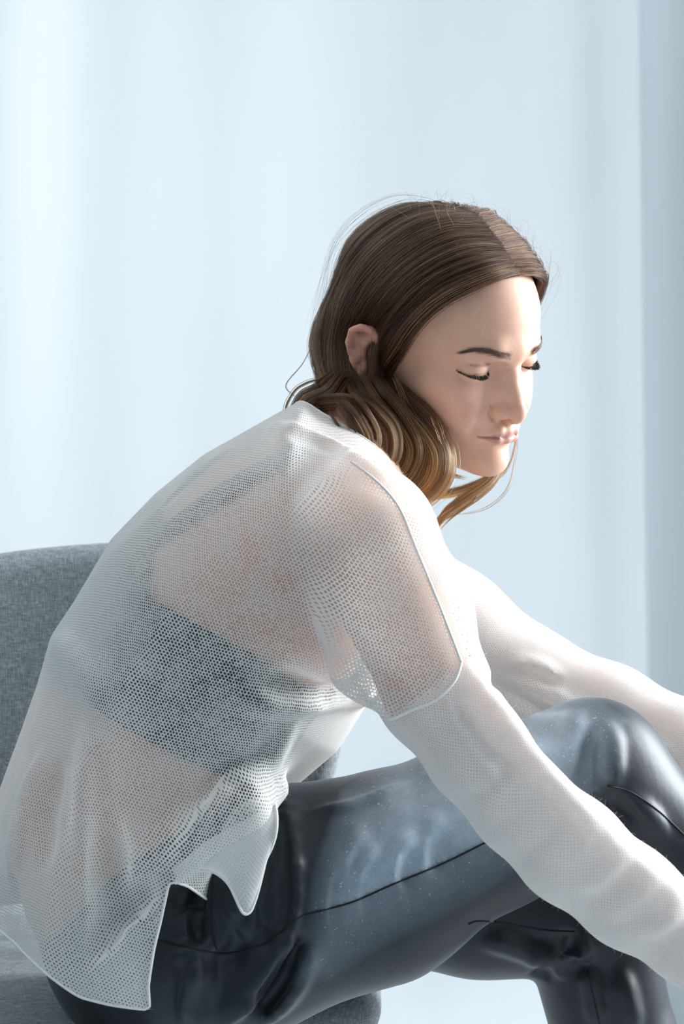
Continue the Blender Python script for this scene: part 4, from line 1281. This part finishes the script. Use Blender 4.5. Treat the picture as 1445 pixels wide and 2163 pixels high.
    for k in range(45):                                           # short frizz along the crown
        v = RNG.random(); r0 = blend(v)[int(RNG.integers(0, 10))].copy()
        d = unit(r0 - HC) + RNG.normal(0, .6, 3); L = RNG.uniform(6, 20); t = np.linspace(0, 1, 14)[:, None]
        p = r0 + d * L * t + np.sin(t * RNG.uniform(2, 6) + RNG.random(3) * 6) * RNG.normal(0, 3, 3) * t
        strands.append(p @ RH.T * 0.001 + TH); tones.append(np.full(14, 0.45))
    rad = np.r_[np.full(n_main, 0.00013), np.full(len(strands) - n_main, 0.00006)]
    o = curves_obj('hair', strands, rad, tones, person, MH)
    o['label'] = 'brown hair with golden ends, parted in the middle and knotted at the nape'
    return G


def build_scalp():
    """the dense mass of hair under the single strands"""
    f = Field(*[np.arange(a, b, 0.0022) for a, b in ((-0.06, 0.24), (-0.12, 0.20), (0.82, 1.12))])
    f.ell(H(*HC), (HRAD + 2.2) * 0.001, RH, 0.005)
    f.chain([P(755, 690, .10), P(748, 780, .095), P(748, 840, .065), P(775, 915, .035)], [0.034, 0.030, 0.028, 0.026], 0.02)
    f.chain([P(695, 875, .04), P(740, 930, .028), P(810, 975, .018)], [0.013, 0.018, 0.014], 0.012)
    f.chain([P(790, 850, .026), P(850, 930, .018), P(880, 985, .016)], [0.010, 0.013, 0.010], 0.012)
    V, Q = f.mesh(1)
    L = ((V - TH) @ RH) * 1000; x, y, z = np.abs(L[:, 0]), L[:, 1], L[:, 2]
    # hairline over forehead, temple and ear (head mm)
    hl = np.interp(z, [-45, -25, -8, 8, 25, 40, 55, 66, 74, 82], [-92, -84, -70, -68, -58, -46, -34, -22, -10, 6])
    keep = np.where(z > -30, y - hl, np.where(y > -70, 1.0, -1.0))
    nearlow = proj(V); keep = np.where((z < -25) & (L[:, 0] > 0), np.where(y < -40, -1, 1.0), keep)
    part = (x < 1.6) & (y > -110) & (z > 60)
    V, Q = clip_mesh(V, [tuple(q) for q in Q.tolist()], keep)
    o = mesh_obj('hair_mass', V, Q, m_scalp(), person); o['label'] = 'dark dense hair under the loose strands'


build_scalp()
HG = build_hair()


def build_brows_lashes():
    m = bpy.data.materials.new('brow_hair'); m.use_nodes = True
    b = m.node_tree.nodes['Principled BSDF']; b.inputs['Base Color'].default_value = (0.095, 0.058, 0.045, 1); b.inputs['Roughness'].default_value = 0.5

    m2 = m.copy(); m2.name = 'lash_hair'; m2.node_tree.nodes['Principled BSDF'].inputs['Base Color'].default_value = (0.012, 0.009, 0.009, 1)

    def surf(x, z, y0=40):
        """front of the face at a head-frame x and z: nearest body vertex towards the front"""
        d = (LX - x) ** 2 + (LZ - z) ** 2; i = np.where(d < 2.2)[0]
        return LY[i].max() if len(i) else 0.0
    me = person.data; V = np.zeros(len(me.vertices) * 3); me.vertices.foreach_get('co', V); L = ((V.reshape(-1, 3) - TH) @ RH) * 1000
    sel = (L[:, 1] > -45) & (L[:, 2] > -40) & (L[:, 2] < 40); LX, LY, LZ = L[sel, 0], L[sel, 1], L[sel, 2]
    for sx in (1, -1):
        st, tn = [], []
        for k in range(460):
            t = RNG.random() ** 0.85; cx = 11 + 36 * t; cz = np.interp(t, [0, .25, .6, .8, 1], [11.0, 13.0, 17.5, 17.5, 14.0]); h = np.interp(t, [0, .15, .6, 1], [4.6, 5.2, 3.6, 1.2])
            x0 = cx; z0 = cz + RNG.uniform(-1, 1) * h * .6
            ang = np.interp(t, [0, .3, 1], [0.9, 0.35, -0.35]) + RNG.normal(0, .15); Ln = RNG.uniform(4, 7.5)
            u = np.linspace(0, 1, 6); X = x0 + np.cos(ang) * Ln * u; Z = z0 + np.sin(ang) * Ln * u - 0.8 * u * u
            Y = np.array([surf(sx * a, c) for a, c in zip(X[[0, -1]], Z[[0, -1]])]); Y = np.interp(u, [0, 1], Y) + 0.2 + 0.7 * u
            st.append(np.stack([sx * X, Y, Z], 1) @ RH.T * 0.001 + TH); tn.append(np.zeros(6))
        curves_obj('eyebrow', st, 0.00005, tn, person, m)
        st, tn = [], []
        arc = spline([(45.0, -18.3, -3.4), (38, -4.6, -5.6), (31, -1.2, -6.4), (23, -2.8, -5.8), (16.5, -8.5, -3.6)], 60)
        for k in range(280):
            t = RNG.random() * 0.86; c = arc[int(t * 59)] + RNG.normal(0, .25, 3)
            out = np.interp(t, [0, .5, 1], [0.85, 0.15, -0.15]); Ln = np.interp(t, [0, .15, .5, .72, .86], [6.0, 7.5, 7, 4.5, 1.5]) * RNG.uniform(.75, 1.1)
            u = np.linspace(0, 1, 8); d = unit([out, 0.8, -0.85])
            q = c + np.outer(u, d) * Ln + np.outer(u * u, [0, 0.15, 0.42]) * Ln
            q[:, 0] *= sx; st.append(q @ RH.T * 0.001 + TH); tn.append(np.zeros(8))
        curves_obj('eyelashes', st, 0.00011, tn, person, m2)


build_brows_lashes()


def build_fuzz():
    """loose fibres standing off the knit"""
    me = sweater.data; V = np.zeros(len(me.vertices) * 3); me.vertices.foreach_get('co', V); V = V.reshape(-1, 3)
    N = np.zeros(len(me.vertices) * 3); me.vertex_normals.foreach_get('vector', N); N = N.reshape(-1, 3)
    st, tn = [], []
    for i in RNG.choice(len(V), 7000, replace=False):
        d = unit(N[i] + RNG.normal(0, .8, 3)); L = RNG.uniform(.0015, .0045); t = np.linspace(0, 1, 6)[:, None]
        st.append(V[i] + d * L * t + RNG.normal(0, .0009, 3) * t * t); tn.append(np.zeros(6))
    m = bpy.data.materials.new('wool_fibre'); m.use_nodes = True
    b = m.node_tree.nodes['Principled BSDF']; b.inputs['Base Color'].default_value = (0.85, 0.85, 0.83, 1); b.inputs['Roughness'].default_value = 0.8
    o = curves_obj('fuzz', st, 0.000035, tn, sweater, m); o['kind'] = 'stuff'


build_fuzz()
